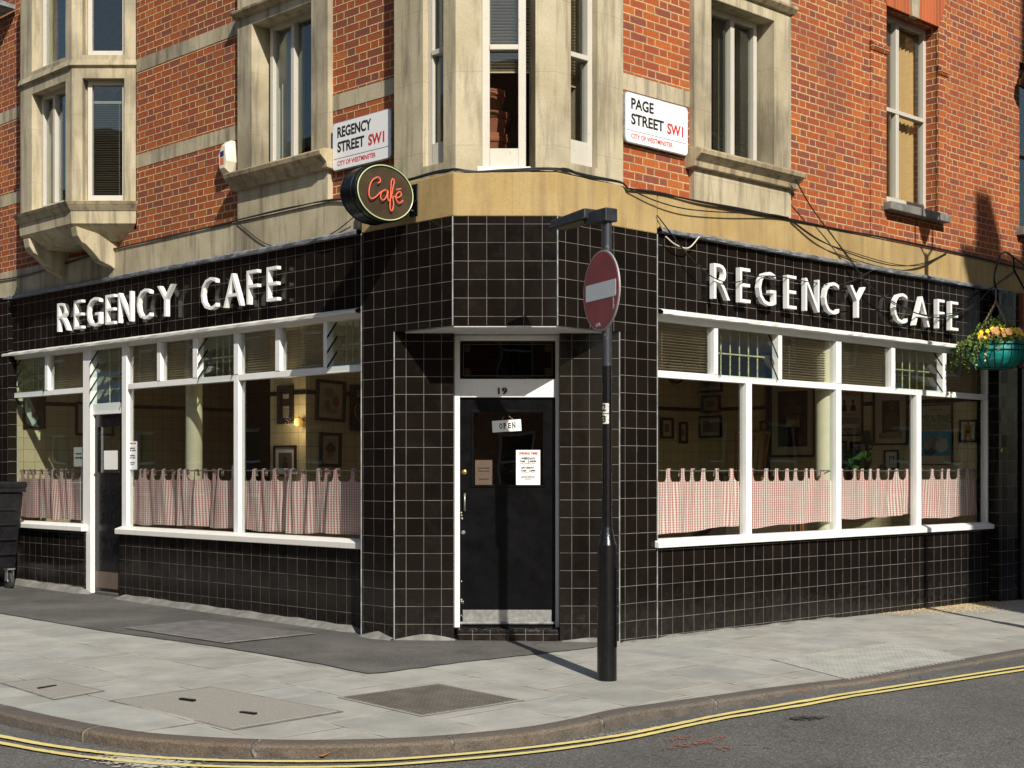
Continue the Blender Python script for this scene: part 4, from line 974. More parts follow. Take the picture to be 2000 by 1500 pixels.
MB().tube([LF.p(cx - .05, .006, cz + .04), LF.p(cx - .02, .0, cz + .085)], .0012, 4).tube([LF.p(cx + .07, .006, cz + .05), LF.p(cx + .02, .0, cz + .085)], .0012, 4).build('string', M['mount'], on)
small = [('OPENING TIMES', .12, .9, .05, .1, 'red_ink'), ('WEEKDAYS', .2, .8, .22, .27, 'ink'), ('7AM - 2.30PM', .15, .85, .3, .35, 'ink'), ('SATURDAY', .2, .8, .48, .53, 'ink'), ('7AM - 12PM', .18, .82, .56, .61, 'ink'), ('WE ARE CLOSED', .2, .8, .74, .77, 'ink'), ('HOLIDAYS', .3, .7, .8, .83, 'ink')]
notice(L.off(GO), 249, 267.5, 862, 917, .006, 'white opening times sheet at the left edge of the long window', small)
notice(L.off(-.09), 203, 229.5, 880, 917, .0, 'plain white sheet in the side door glass', [])
notice(L.off(GO), 144, 163, 873.5, 911, -.008, 'white notice in the window left of the side door', [('PLEASE', .2, .8, .3, .38, 'ink'), ('WAIT HERE', .15, .85, .5, .6, 'ink')])

# ---------------------------------------------------------------- raised lettering
def fascia_sign(F, letters, z0, z1, off0, off1, label):
    c = F.p((qx(F, letters[0][1], off1) + qx(F, letters[-1][2], off1)) / 2, off0, z0)
    t = thing('fascia_sign', label, 'shop sign', c)
    for ch, a, b in letters:
        x0, x1 = qx(F, a, off1), qx(F, b, off1); g = MB()
        g.text(F, ch, x0, x1, z0, z1, off0, off1, -.014)
        for zz in (z0 + .1, z1 - .08):                               # stand-off pins
            pass
        g.build('letter', M['white_letter'], t, bevel=0.)
        xx = (x0 + x1) / 2
        MB().tube([F.p(x0 + .03, -.01, z0 + .06), F.p(x0 + .03, off0 + .01, z0 + .06)], .007, 6).build('fixing', M['black'], t)
    return t
fascia_sign(L, [('R', 111.5, 133.5), ('E', 144, 159.5), ('G', 169, 194.5), ('E', 205.5, 222.5), ('N', 230.5, 255.5), ('C', 267, 292.5), ('Y', 307, 337.5), ('C', 392, 421.5), ('A', 436, 471.5), ('F', 481.5, 502.0), ('E', 520.5, 541.0)], 3.25, 3.585, .05, .1, 'white raised REGENCY CAFE letters above the left windows')
fascia_sign(RR, [('R', 1394.5, 1426), ('E', 1445.5, 1466), ('G', 1482.5, 1516), ('E', 1537.5, 1556), ('N', 1573.5, 1600.5), ('C', 1610.5, 1639), ('Y', 1660.5, 1691), ('C', 1746.5, 1772.5), ('A', 1785.5, 1816), ('F', 1831.5, 1845), ('E', 1856.5, 1872)], 3.205, 3.535, .05, .1, 'white raised REGENCY CAFE letters above the right windows')
# ---------------------------------------------------------------- street name plates
def rounded(x0, x1, z0, z1, r, n=5):
    out = []
    for cx, cz, a0 in ((x1 - r, z0 + r, -90), (x1 - r, z1 - r, 0), (x0 + r, z1 - r, 90), (x0 + r, z0 + r, 180)):
        out += [(cx + r * math.cos(R(a0 + 90 * k / n)), cz + r * math.sin(R(a0 + 90 * k / n))) for k in range(n + 1)]
    return out
def street_plate(F, a, b, z0, z1, off, rows, label):
    x0, x1 = qx(F, a, off), qx(F, b, off); w, h = x1 - x0, z1 - z0
    t = thing('street_name_sign', label, 'street sign', F.p((x0 + x1) / 2, off - .03, z0))
    MB().poly(F, rounded(x0 - .008, x1 + .008, z0 - .008, z1 + .008, .04), off - .03, off - .004).build('backing', M['trim'], t)
    MB().poly(F, rounded(x0, x1, z0, z1, .035), off - .004, off).build('plate', M['sign_white'], t)
    for mk in ('ink', 'red_ink'):
        g = MB()
        for s_, p, r_, c, d, m_, bo in rows:
            if m_ == mk: g.text(F, s_, x0 + w * p, x0 + w * r_, z1 - h * d, z1 - h * c, off, off + .0015, bo)
        if mk == 'ink': g.box(F, x0 + .02 * w, x1 - .02 * w, off, off + .0015, z1 - h * .765, z1 - h * .758)
        g.build('lettering', M[mk], t)
rows = lambda s1, e1, e2, s3, e3: [(s1, .085, e1, .09, .32, 'ink', .028), ('STREET', .085, e2, .405, .635, 'ink', .028), ('SW1', s3, e3, .42, .65, 'red_ink', .028), ('CITY OF WESTMINSTER', .085, .75, .82, .92, 'red_ink', .01)]
street_plate(L, 650, 763, 4.40, 4.835, .02, rows('REGENCY', .675, .555, .625, .895), 'white REGENCY STREET SW1 plate on the left brick wall')
street_plate(RR, 1222, 1343, 4.51, 4.945, .02, rows('PAGE', .44, .605, .66, .925), 'white PAGE STREET SW1 plate on the right brick wall')

# two globe wall lamps, lit, in the cafe
M['globe'] = (lambda g: (setattr(g.b.inputs['Emission Strength'], 'default_value', .5), setattr(g.b.inputs['Emission Color'], 'default_value', (1, .55, .12, 1)), g.done((.8, .5, .15), .4))[-1])(G('amber_globe'))
for F, px, py, lab in ((FIN, 583, 825, 'amber globe lamp beside the tall cutting in the left window'), (L.off(-4.6), 405, 831, 'amber globe lamp on the back wall right of the left column')):
    x_, z_ = q(F, px, py, .08); c = F.p(x_, .08, z_); t = thing('wall_lamp', lab, 'lamp', (c.x, c.y, c.z))
    MB().lathe(c, [(.01, -.05), (.035, -.04), (.05, 0), (.035, .04), (.01, .05)], 16).build('globe', M['globe'], t, smooth=True)
    MB().tube([F.p(x_, 0, z_ + .02), F.p(x_, .08, z_ + .06)], .008, 6).build('arm', M['brass'], t)
    ld = bpy.data.lights.new('globe_light', 'POINT'); ld.energy = 3.2; ld.color = (1, .72, .4); ld.shadow_soft_size = .06
    lo = bpy.data.objects.new('globe_light', ld); COL.objects.link(lo); lo.parent = t; lo.location = F.n.to_3d() * .12
# ---------------------------------------------------------------- cafe curtains
def curtain(F, pa, pb, zb, tabs, seed, label, off=-.15, stretch=1.25, tilt=0., ampk=1.):
    rd = random.Random(seed); x0, x1 = qx(F, pa, off), qx(F, pb, off); W = x1 - x0
    cs = [x0 + W * (i + .5) / tabs + rd.uniform(-.25, .25) * W / tabs for i in range(tabs)]; cs[0] = x0 + .03; cs[-1] = x1 - .03
    hw = .028; ZR = 1.6; nx = tabs * 28; nz = 9
    ph = [rd.uniform(0, 6.28) for _ in range(5)]; fr = [rd.uniform(7, 11), rd.uniform(14, 20), rd.uniform(26, 36), rd.uniform(45, 60)]
    bunch = rd.uniform(.55, .95)
    def fold(x, z):
        k = (ZR - z); s_ = (x - x0) / W; amp = ampk * (.013 + .026 * max(0, 1 - abs(s_ - bunch) * 3) + .008 * math.sin(4 * s_ + ph[3]))
        xx = x + k * .10 * math.sin(3 * x + ph[4])
        return amp * (math.sin(fr[0] * xx + ph[0]) * .8 + .75 * math.sin(fr[1] * xx + ph[1] + k) + .45 * math.sin(fr[2] * xx + ph[2] - 2 * k) + .22 * math.sin(fr[3] * xx + ph[3])) * (.45 + .55 * min(1, k * 4))
    def top(x):
        d = min(abs(x - c) for c in cs)
        if d < hw: return ZR + .006
        l = max([c for c in cs if c <= x], default=x0 - .05) + hw; r = min([c for c in cs if c > x], default=x1 + .05) - hw
        s_ = (x - l) / max(r - l, .01); w_ = min(1., (r - l) / .06)
        return ZR - .05 - .06 * w_ * (1 - abs(2 * min(max(s_, 0), 1) - 1) ** 6.)
    t = thing('cafe_curtain', label, 'curtain', F.p((x0 + x1) / 2, off, zb))
    vs = []; uv = []; ul = 0.; last = None
    for i in range(nx + 1):
        x = x0 + W * i / nx; zt = top(x); zbx = zb + tilt * (x - x0) / W + .006 * math.sin(9 * x + ph[1]) + .008 * math.sin(3.1 * x + ph[2])
        f = fold(x, (zt + zbx) / 2)
        if last is not None: ul += math.hypot(W / nx, (f - last) * 1.0) * 1.0
        last = f
        for j in range(nz + 1):
            z = zt + (zbx - zt) * j / nz
            vs.append(F.p(x, off + fold(x, z), z)); uv.append((ul * stretch, z))
    g = MB()
    for i in range(nx):
        for j in range(nz):
            a = i * (nz + 1) + j; ids = (a, a + nz + 1, a + nz + 2, a + 1)
            g.face([vs[k] for k in ids], [uv[k] for k in ids])
    g.build('cloth', M['gingham'], t, smooth=True)
    g = MB()
    for k, c in enumerate(cs):                                       # the back halves of the tabs, knotted over the rod
        o2 = off - .02 + .006 * math.sin(k * 2.2); dx_ = .012
        P = [(off + fold(c, ZR), ZR + .006), (off - .008, ZR + .014), (o2, ZR - .01), (o2 - .004, ZR - .06)]
        for (oa, za_), (ob_, zb_) in zip(P[:-1], P[1:]):
            g.face([F.p(c - hw + dx_, oa, za_), F.p(c + hw + dx_, oa, za_), F.p(c + hw + dx_, ob_, zb_), F.p(c - hw + dx_, ob_, zb_)])
    g.build('tab', M['gingham'], t, fixn=False)
    MB().tube([F.p(x0 - .03, off - .005, ZR - .004), F.p((x0 + x1) / 2, off - .005, ZR - .009), F.p(x1 + .03, off - .005, ZR - .004)], .006, 8).build('rod', M['steel'], t)
    MB().poly(F, rounded(x1 - .01, x1 + .03, ZR - .07, ZR + .05, .018), off + .02, off + .03).build('rod_bracket', M['paint'], t)
    return t
grp = 'gingham half curtains in the shop windows'
for a in ((L, 24, 164, 1.0, 11, 1, 'red gingham half curtain in the leftmost window beside the bin'), (L, 249, 458, .99, 13, 2, 'red gingham half curtain in the window right of the side door'), (L, 468, 716, .985, 12, 3, 'red gingham half curtain next to the left tiled pier'),
          (RR, 1274, 1455, 1.005, 8, 4, 'red gingham half curtain next to the right tiled pier', -.15, 1.15, .05), (RR, 1464, 1634, 1.03, 9, 5, 'red gingham half curtain in front of the right cream column', -.088, 1.15, .03, .3), (RR, 1640, 1792, 1.07, 9, 6, 'red gingham half curtain in the pane below the large framed pictures', -.15, 1.15, .03), (RR, 1797, 1927, 1.04, 8, 7, 'red gingham half curtain in the rightmost pane, half shaded', -.15, 1.15, .02)):
    curtain(*a)['group'] = grp

# ---------------------------------------------------------------- venetian blinds
def blind(F, pa, pb, z0, z1, off, label, pitch=.025, tilt=35, mat='blind'):
    x0, x1 = qx(F, pa, off), qx(F, pb, off); t = thing('venetian_blind', label, 'blind', F.p((x0 + x1) / 2, off, z0), 'venetian blinds in the windows'); g = MB()
    n = int((z1 - z0) / pitch); w = .0125; c, s_ = math.cos(R(tilt)), math.sin(R(tilt)); rd = random.Random(int(pa))
    for i in range(n):
        z = z0 + (i + .5) * pitch; dz = rd.uniform(-.0025, .0025)
        g.hexa([F.p(x0, off - w * c, z - w * s_), F.p(x1, off - w * c, z - w * s_ + dz), F.p(x1, off + w * c, z + w * s_ + dz), F.p(x0, off + w * c, z + w * s_)],
               [F.p(x0, off - w * c, z - w * s_ + .001), F.p(x1, off - w * c, z - w * s_ + dz + .001), F.p(x1, off + w * c, z + w * s_ + dz + .001), F.p(x0, off + w * c, z + w * s_ + .001)])
    g.build('slat_stack', M[mat], t)
    g = MB()
    for k in (.12, .88): x = x0 + (x1 - x0) * k; g.tube([F.p(x, off + .014, z0), F.p(x, off + .014, z1)], .0012, 4)
    g.build('cord', M['blind'], t)
    MB().box(F, x0, x1, off - .014, off + .014, z1, z1 + .03).box(F, x0, x1, off - .01, off + .01, z0 - .012, z0).build('rail', M[mat], t)
for F, a, b, ex in ((L, 96, 167, 'left of the side door'), (L, 249, 306, 'right of the side door'), (L, 318, 377, 'above the left column'), (L, 469, 540, 'right of the long window post'), (L, 549, 634, 'third light from the left pier')):
    blind(F, a, b, lo_ - .01, 3.0, -.13, 'cream slatted blind in the top light ' + ex, .026)
for F, a, b, ex in ((RR, 1276, 1392, 'beside the right pier'), (RR, 1526, 1632, 'in front of the right column'), (RR, 1640, 1740, 'left of the far grille'), (RR, 1846, 1930, 'behind the hanging basket')):
    blind(F, a, b, lo2 - .01, 2.96, -.13, 'cream slatted blind in the top light ' + ex, .026)
blind(FB, 948, 1034, 5.02, 7.9, -.22, 'half raised blind in the middle window of the corner bay', .027, 25)
blind(RB, 1104, 1164, 4.98, 7.9, -.27, 'half raised blind in the right window of the corner bay', .027, 40)
blind(RR, 1392, 1470, 4.68, 6.0, -.26, 'closed blind in the stone window left of the red wall', .025, 40, 'dark_blind')
blind(OC, 172, 242, 4.7, 5.75, -.2, 'dark blind in the near lower window of the stone oriel', .026, 20, 'dark_blind')
def hanging(F, pa, pb, z0, z1, off, mat, label, folds, cat='curtain', name='long_curtain', dep=.03):
    x0, x1 = qx(F, pa, off), qx(F, pb, off); g = MB(); n = folds * 8; vs = []
    for i in range(n + 1):
        x = x0 + (x1 - x0) * i / n; o = off + dep * math.sin(i / 8 * 2 * math.pi)
        vs += [F.p(x, o, z0), F.p(x, o, z1)]
    g.raw(vs, [[2 * i, 2 * i + 2, 2 * i + 3, 2 * i + 1] for i in range(n)])
    c = F.p((x0 + x1) / 2, off, z0); t = thing(name, label, cat, c); g.build('cloth', mat, t, smooth=True); MB().tube([F.p(x0, off, z1 + .01), F.p(x1, off, z1 + .01)], .01, 6).build('rail', M['steel'], t)
M['ochre'] = plain('yellow_curtain', (.48, .38, .02), .8, 0, .05); M['tan'] = plain('tan_vertical_blind', (.58, .36, .15), .7, 0, .04); M['net'] = plain('grey_net_curtain', (.42, .44, .42), .9, 0, .04)
hanging(L, 525, 572, 4.62, 6.05, -.3, M['net'], 'grey net curtain in the stone window above the alarm box', 5)
hanging(L, 572, 592, 4.62, 6.05, -.3, M['ochre'], 'yellow curtain edge in the left stone window', 3)
hanging(RR, 1470, 1496, 4.62, 6.05, -.36, M['ochre'], 'yellow curtain edge in the right stone window', 3)
hanging(OFr, 74, 100, 4.65, 5.98, -.25, M['net'], 'pale curtain in the far lower window of the oriel', 3)
g = MB(); t = thing('vertical_blind', 'tan vertical blind behind the sash window on the right', 'blind', RR.p(qx(RR, 1745), -.3, 4.6), 'venetian blinds in the windows')
for i in range(9):
    x = qx(RR, 1722, -.32) + i * .085; c_, s_ = .04, .02
    g.hexa([RR.p(x - c_, -.32 - s_, 4.62 + .0), RR.p(x + c_, -.32 + s_, 4.62), RR.p(x + c_, -.321 + s_, 4.62), RR.p(x - c_, -.321 - s_, 4.62)], [RR.p(x - c_, -.32 - s_, 6.65), RR.p(x + c_, -.32 + s_, 6.65), RR.p(x + c_, -.321 + s_, 6.65), RR.p(x - c_, -.321 - s_, 6.65)])
g.build('slat_stack', M['tan'], t); MB().box(RR, qx(RR, 1715, -.32), qx(RR, 1800, -.32), -.34, -.3, 6.65, 6.69).build('rail', M['paint'], t)
# terracotta pots stacked inside the bay
M['terra'] = plain('terracotta', (.3, .1, .05), .85, 0, .3)
base = FB.p(qx(FB, 958, -.72), -.72, 4.06)
for k, (r, h, z, lab) in enumerate(((.17, .26, .26, 'wide terracotta pot lowest in the bay window stack'), (.155, .2, .52, 'middle terracotta pot in the bay window stack'), (.13, .2, .72, 'topmost terracotta pot leaning in the bay window stack'))):
    c = base + Vector((.012 * (k % 2), 0, z)); t = thing('terracotta_pot', lab, 'flower pot', c)
    MB().lathe(c, [(r * .7, 0), (r * .95, h * .7), (r, h * .7), (r, h), (r * .9, h), (r * .85, h * .7)], 24).build('pot', M['terra'], t, smooth=True)
    MB().lathe(c, [(r * 1.02, h * .72), (r * 1.06, h * .8), (r * 1.02, h * .88)], 24, caps=False).build('rim', M['terra'], t, smooth=True)
MB_ = MB().box(FB, qx(FB, 930, -.4), qx(FB, 1050, -.4), -.95, -.4, 4.06, 4.3); tb = thing('window_shelf', 'dark shelf under the terracotta pots in the bay', 'shelf', base); MB_.build('board', M['dark_in'], tb)
def leafy(c, n, sp, size, seed, up=.2):
    rd = random.Random(seed); g = MB()
    for k in range(n):
        p = c + Vector((rd.gauss(0, sp[0]), rd.gauss(0, sp[1]), abs(rd.gauss(0, sp[2])))); d = Vector((rd.gauss(0, 1), rd.gauss(0, 1), rd.gauss(up, .7))).normalized(); e = d.cross(Vector((rd.gauss(0, 1), rd.gauss(0, 1), 1))).normalized(); s_ = size * rd.uniform(.6, 1.3)
        g.face([p, p + d * s_ * .5 + e * s_ * .28, p + d * s_, p + d * s_ * .5 - e * s_ * .28])
    return g
def leaf_mat(name, a, b):
    g = G(name); c = g.mix(g.white(g.scale(g.pos(), (9., 9., 9.))) if False else g.rng(g.noise(30, 2), .35, .65), a, b)
    return g.done(c, .45)
M['leaf'] = leaf_mat('ivy_leaf', (.035, .075, .014), (.11, .17, .03)); M['leaf_dark'] = leaf_mat('dark_leaf', (.02, .06, .012), (.05, .13, .03)); M['leaf_pale'] = leaf_mat('pale_leaf', (.12, .2, .03), (.3, .36, .07))
c = FPR.p(qx(FPR, 1668, .6), .6, 1.4); t = thing('potted_plant', 'green leafy plant behind the right curtain', 'plant', c)
leafy(c + Vector((0, 0, .15)), 90, (.12, .12, .12), .2, 4, .8).build('foliage', M['leaf_dark'], t, merge=False); MB().lathe(c, [(.08, 0), (.11, .2)], 16).build('pot', M['terra'], t)

# ---------------------------------------------------------------- framed pictures in the cafe
def colour(name, c): return M.setdefault(name, plain(name, c, .6, 0, .08))
def picture(F, px0, px1, py0, py1, label, marks=(), fr=.028, mount=.05, pic=(.08, .06, .045), mcol='mount', rot=0., off=0., glaze=True, framemat='wood_frame'):
    x0, z0 = q(F, px0, py1, off); x1, z1 = q(F, px1, py1, off); zt = q(F, (px0 + px1) / 2, py0, off)[1]; z0 = q(F, (px0 + px1) / 2, py1, off)[1]; z1 = zt
    t = thing('framed_picture', label, 'picture', F.p((x0 + x1) / 2, off, z0), 'framed pictures on the cafe walls'); w, h = x1 - x0, z1 - z0
    cx, cz = (x0 + x1) / 2, (z0 + z1) / 2; rt = lambda x, z: (cx + (x - cx) * math.cos(rot) - (z - cz) * math.sin(rot), cz + (x - cx) * math.sin(rot) + (z - cz) * math.cos(rot))
    P = lambda a, b, c, d: [rt(a, c), rt(b, c), rt(b, d), rt(a, d)]
    g = MB()
    for a, b, c, d in ((x0, x1, z0, z0 + fr), (x0, x1, z1 - fr, z1), (x0, x0 + fr, z0 + fr, z1 - fr), (x1 - fr, x1, z0 + fr, z1 - fr)): g.poly(F, P(a, b, c, d), off + .003, off + .03)
    g.build('frame', M[framemat], t)
    MB().poly(F, P(x0 + fr, x1 - fr, z0 + fr, z1 - fr), off + .004, off + .01).build('mount', M[mcol], t)
    m_ = fr + mount
    if pic: MB().poly(F, P(x0 + m_, x1 - m_, z0 + m_ * 1.1, z1 - m_), off + .01, off + .012).build('print', colour('print_%02d%02d%02d' % tuple(int(v * 99) for v in pic), pic), t)
    by = {}
    for mk in marks:                                                 # ('poly', colour, points) or ('text', colour, string, box); fractions of the frame
        by.setdefault(mk[1], []).append(mk)
    for col, ms in by.items():
        g = MB()
        for k, mk in enumerate(ms):
            if mk[0] == 'poly': g.poly(F, [rt(x0 + w * a, z0 + h * b) for a, b in mk[2]], off + .012, off + .0135 + .0002 * k)
            else:
                a, b, c, d = mk[3]; g.text(F, mk[2], x0 + w * a, x0 + w * b, z0 + h * c, z0 + h * d, off + .013, off + .0145, .01)
        g.build('artwork', colour('ink_%02d%02d%02d' % tuple(int(v * 99) for v in col), col), t)
    return t
rd = random.Random(21)
def blob(cx, cy, rx, ry, n=14, j=.12): return [(cx + rx * math.cos(k / n * 6.283) * (1 + rd.uniform(-j, j)), cy + ry * math.sin(k / n * 6.283) * (1 + rd.uniform(-j, j))) for k in range(n)]
skin, dk, cr_, blu, grn, red_, gy_ = (.45, .3, .2), (.03, .025, .02), (.6, .55, .45), (.05, .34, .58), (.04, .26, .13), (.45, .06, .05), (.3, .28, .25)
def bust(cx, cy, s, col): return [('poly', col, blob(cx, cy + s * .75, s * .32, s * .36)), ('poly', col, [(cx - s * .75, cy - s * .7), (cx - s * .6, cy + s * .1), (cx - s * .15, cy + s * .35), (cx + s * .15, cy + s * .35), (cx + s * .6, cy + s * .1), (cx + s * .75, cy - s * .7)])]
picture(FPR, 1630, 1687, 755, 852, 'pink fight poster with red lettering beside the right column', [('text', red_, 'LISTON-CLAY', (.06, .94, .81, .89)), *bust(.35, .6, .13, dk), *bust(.66, .6, .13, dk), ('text', red_, 'HEAVYWEIGHT BOUT', (.2, .8, .42, .45)), ('text', dk, 'FEB. 25 - 1964', (.1, .92, .055, .095)), ('text', red_, 'MIAMI BEACH', (.1, .9, .12, .16)), ('poly', gy_, [(.12, .24), (.88, .24), (.88, .38), (.12, .38)])], .022, .0, None, 'mount')
picture(FPR, 1706.7, 1775.5, 763, 869.5, 'large brown print with wide pale mount in dark frame', [*bust(.52, .5, .3, (.16, .11, .08)), ('poly', (.35, .24, .13), [(.17, .12), (.83, .12), (.83, .26), (.17, .22)]), ('text', dk, 'KING', (.2, .38, .14, .18))], .026, .1, (.05, .038, .028))
picture(FPR, 1728, 1757, 879, 917, 'small blue print of a standing figure, white mount', [('poly', cr_, blob(.5, .66, .06, .06)), ('poly', cr_, [(.4, .3), (.38, .58), (.62, .58), (.6, .3)]), ('poly', (.6, .5, .1), [(.42, .2), (.4, .34), (.6, .34), (.58, .2)])], .022, .05, (.02, .07, .2), 'paper')
picture(FPR, 1662.5, 1697, 862, 906, 'black and white portrait print, thick dark frame above plant', [*bust(.5, .5, .3, (.12, .11, .1))], .04, .03, (.4, .38, .34), 'paper')
picture(FPR, 1640, 1655.5, 861, 905, 'narrow grey print just right of the window post', [], .03, .02, (.3, .28, .25))
picture(FPR, 1686, 1700, 841, 862, 'small teal print above the portrait', [], .004, .0, (.04, .12, .13))
picture(FPR, 1798, 1861.5, 790, 908, 'boxing poster with green heading and blue ring scene', [('text', grn, 'TYSON-SPINKS', (.0, .97, .69, .83)), ('text', grn, 'ONCE AND FOR ALL', (.1, .9, .625, .68)), ('poly', grn, [(.12, .605), (.9, .605), (.9, .593), (.12, .593)]), ('poly', blu, [(.02, .15), (.97, .15), (.97, .56), (.02, .56)]),
    ('poly', (.5, .52, .5), blob(.32, .34, .2, .12)), ('poly', (.5, .52, .5), blob(.68, .33, .2, .12)), ('poly', (.4, .4, .38), blob(.45, .42, .06, .05)), ('poly', (.4, .4, .38), blob(.6, .43, .06, .05)), ('poly', (.03, .07, .2), blob(.3, .22, .2, .06)), ('text', dk, 'ATLANTIC CITY', (.3, .7, .9, .92))], .012, .0, None, 'mount')
picture(FPR, 1875, 1910, 820, 863.6, 'small print of a boxer in dark shorts on the pale end wall', [('poly', (.65, .42, .12), [(.22, .2), (.7, .2), (.75, .8), (.2, .8)]), ('poly', dk, blob(.48, .86, .06, .04)), ('poly', (.25, .13, .06), blob(.48, .8, .05, .05)), ('poly', (.3, .16, .07), [(.36, .5), (.32, .7), (.42, .77), (.56, .77), (.66, .68), (.6, .5)]), ('poly', dk, [(.34, .4), (.36, .52), (.6, .52), (.62, .4)]), ('poly', (.28, .15, .07), [(.34, .4), (.46, .4), (.36, .1), (.28, .1)]), ('poly', (.28, .15, .07), [(.5, .4), (.62, .4), (.68, .12), (.6, .12)]), ('text', dk, 'CHAMPION', (.2, .8, .1, .14))], .022, .0, None, 'paper', R(-1.5), .1)
ck = FBK.p(qx(FBK, 1317.7), .0, 2.75)
tc = thing('wall_clock', 'round wall clock behind the right window, top cut by the bar', 'clock', ck)
rc = 27 / FPX * 21.3; x_, z_ = q(FBK, 1317.7, 722)
MB().lathe(FBK.p(x_, .0, z_), [(rc, 0), (rc, .04), (rc * .86, .05), (rc * .84, .03)], 40, FBK.n.to_3d(), caps=False).build('rim', M['wood_frame'], tc, smooth=True)
MB().lathe(FBK.p(x_, .0, z_), [(rc * .9, .0), (rc * .9, .025)], 40, FBK.n.to_3d()).build('dial', M['mount'], tc)
g = MB()
for k in range(12):
    a = R(30 * k); g.tube([FBK.p(x_ + rc * .55 * math.sin(a), .028, z_ + rc * .55 * math.cos(a)), FBK.p(x_ + rc * .8 * math.sin(a), .028, z_ + rc * .8 * math.cos(a))], .006, 4)
g.build('numeral', M['ink'], tc)
for a, l in ((75, .5), (200, .72)): MB().tube([FBK.p(x_, .03, z_), FBK.p(x_ + rc * l * math.sin(R(a)), .03, z_ + rc * l * math.cos(R(a)))], .006, 4).build('hand', M['ink'], tc)
mk_ = [('poly', (.22, .17, .12), blob(.5, .5, .16, .2))]
for a in ((1289, 1313.5, 816, 857, 'small print nearest the right pier'), (1325, 1341, 824, 866, 'small portrait left of centre in the first right pane')): picture(FBK, *a, mk_, .035, .05, (.34, .27, .18))
for a in ((1352, 1412, 722, 767, 'wide print in the top right of the first right pane'), (1372, 1408, 772, 806, 'small drawing above the dark print in the first right pane'), (1366, 1411, 812, 855, 'black framed drawing near the first right window post')): picture(FPR, *a, mk_, .03, .045, (.34, .27, .18))
picture(FPR, 1486, 1500, 822, 843, 'tiny dark red print left of the great dark poster', [('poly', cr_, blob(.5, .5, .3, .3))], .01, 0, (.3, .02, .03))
picture(FPR, 1505, 1594, 745, 893, 'great dark poster of a figure in pale shorts', [('poly', (.07, .045, .03), blob(.5, .74, .09, .07)), ('poly', (.09, .06, .04), [(.34, .5), (.3, .66), (.42, .68), (.6, .68), (.72, .66), (.66, .5)]), ('poly', (.5, .42, .28), [(.36, .4), (.38, .55), (.64, .55), (.66, .4), (.54, .4), (.51, .44), (.48, .4)]), ('poly', (.08, .05, .035), [(.37, .4), (.47, .4), (.45, .17), (.36, .17)]), ('poly', (.08, .05, .035), [(.55, .4), (.65, .4), (.67, .17), (.58, .17)])], .03, .1, (.02, .015, .012))
MB().box(FPR, qx(FPR, 1500), qx(FPR, 1505), 0, .06, .12, 3.2).build('door_post', M['wood_frame'], B)
picture(FIN, 545, 575, 753.6, 828, 'tall black framed cutting in the left window, narrow print', [('poly', dk, [(.3, .46), (.3, .66), (.7, .66), (.7, .46)]), ('text', dk, '+', (.42, .58, .76, .82)), ('poly', gy_, [(.32, .16), (.32, .42), (.68, .42), (.68, .16)])], .06, .03, (.55, .5, .42), 'wood_frame')
picture(FIN, 537.6, 580, 870, 930, 'silver mounted photograph low in the left window', [*bust(.5, .4, .2, dk)], .02, .06, (.12, .11, .1), 'paper')
picture(FBK, 615.6, 673, 743, 823, 'tilted sketch with red and green strokes in dark frame', [('poly', (.3, .28, .12), blob(.45, .7, .18, .12)), ('poly', (.4, .12, .08), blob(.68, .5, .12, .14)), ('poly', (.25, .22, .15), blob(.4, .4, .1, .12)), ('poly', (.36, .3, .22), blob(.55, .25, .18, .06))], .035, .05, (.52, .42, .31), 'mount', R(-2))
picture(FBK, 623, 665, 845, 912, 'ink sketch of a head below the tilted sketch', [('poly', (.1, .08, .06), blob(.5, .55, .22, .16, 20, .35)), ('poly', (.3, .24, .18), blob(.52, .36, .12, .1))], .035, .03, (.5, .4, .3), 'mount', R(-1.5))
picture(FBK, 683, 726, 752, 842, 'black panel with a white heart outline beside the left pier', [('text', cr_, 'CAFE', (.3, .8, .82, .88)), ('text', cr_, 'SHOP', (.28, .8, .73, .8))] + [('poly', cr_, [(.5 + .32 * a / 16 - .012, .38 + .25 * b / 16), (.5 + .32 * a / 16 + .012, .38 + .25 * b / 16), (.5 + .32 * a2 / 16 + .012, .38 + .25 * b2 / 16), (.5 + .32 * a2 / 16 - .012, .38 + .25 * b2 / 16)]) for (a, b), (a2, b2) in [((16 * math.sin(t) ** 3, 13 * math.cos(t) - 5 * math.cos(2 * t) - 2 * math.cos(3 * t) - math.cos(4 * t)), (16 * math.sin(t + .2) ** 3, 13 * math.cos(t + .2) - 5 * math.cos(2 * t + .2 * 2) - 2 * math.cos(3 * t + .6) - math.cos(4 * t + .8))) for t in [k * .2 for k in range(31)]]], .02, .0, (.02, .016, .014), 'wood_frame')
LBK = L.off(-5 + .0)
picture(LBK, 276, 349, 782, 838, 'wide double photograph left of the left column', [('poly', (.3, .2, .16), blob(.3, .5, .12, .3)), ('poly', dk, [(.55, .15), (.55, .8), (.92, .8), (.92, .15)])], .03, .04, (.34, .27, .2))
picture(LBK, 398, 454, 786, 842, 'dark wide print right of the left column', [('poly', (.3, .05, .05), blob(.3, .5, .1, .25))], .03, .04, (.12, .09, .07))
picture(FPL, 44, 87, 773, 837, 'black and white street photograph on the sunlit wall', [('poly', (.55, .55, .5), blob(.35, .3, .25, .22)), ('poly', (.5, .5, .48), [(.1, .9), (.3, .95), (.7, .3), (.55, .2)]), ('poly', dk, blob(.5, .4, .12, .1)), ('poly', dk, blob(.75, .7, .14, .2))], .022, .0, (.08, .08, .075))
picture(FPL, 146, 221, 786, 851, 'pale mounted print seen through the side door glass', [], .03, .1, (.3, .25, .2))

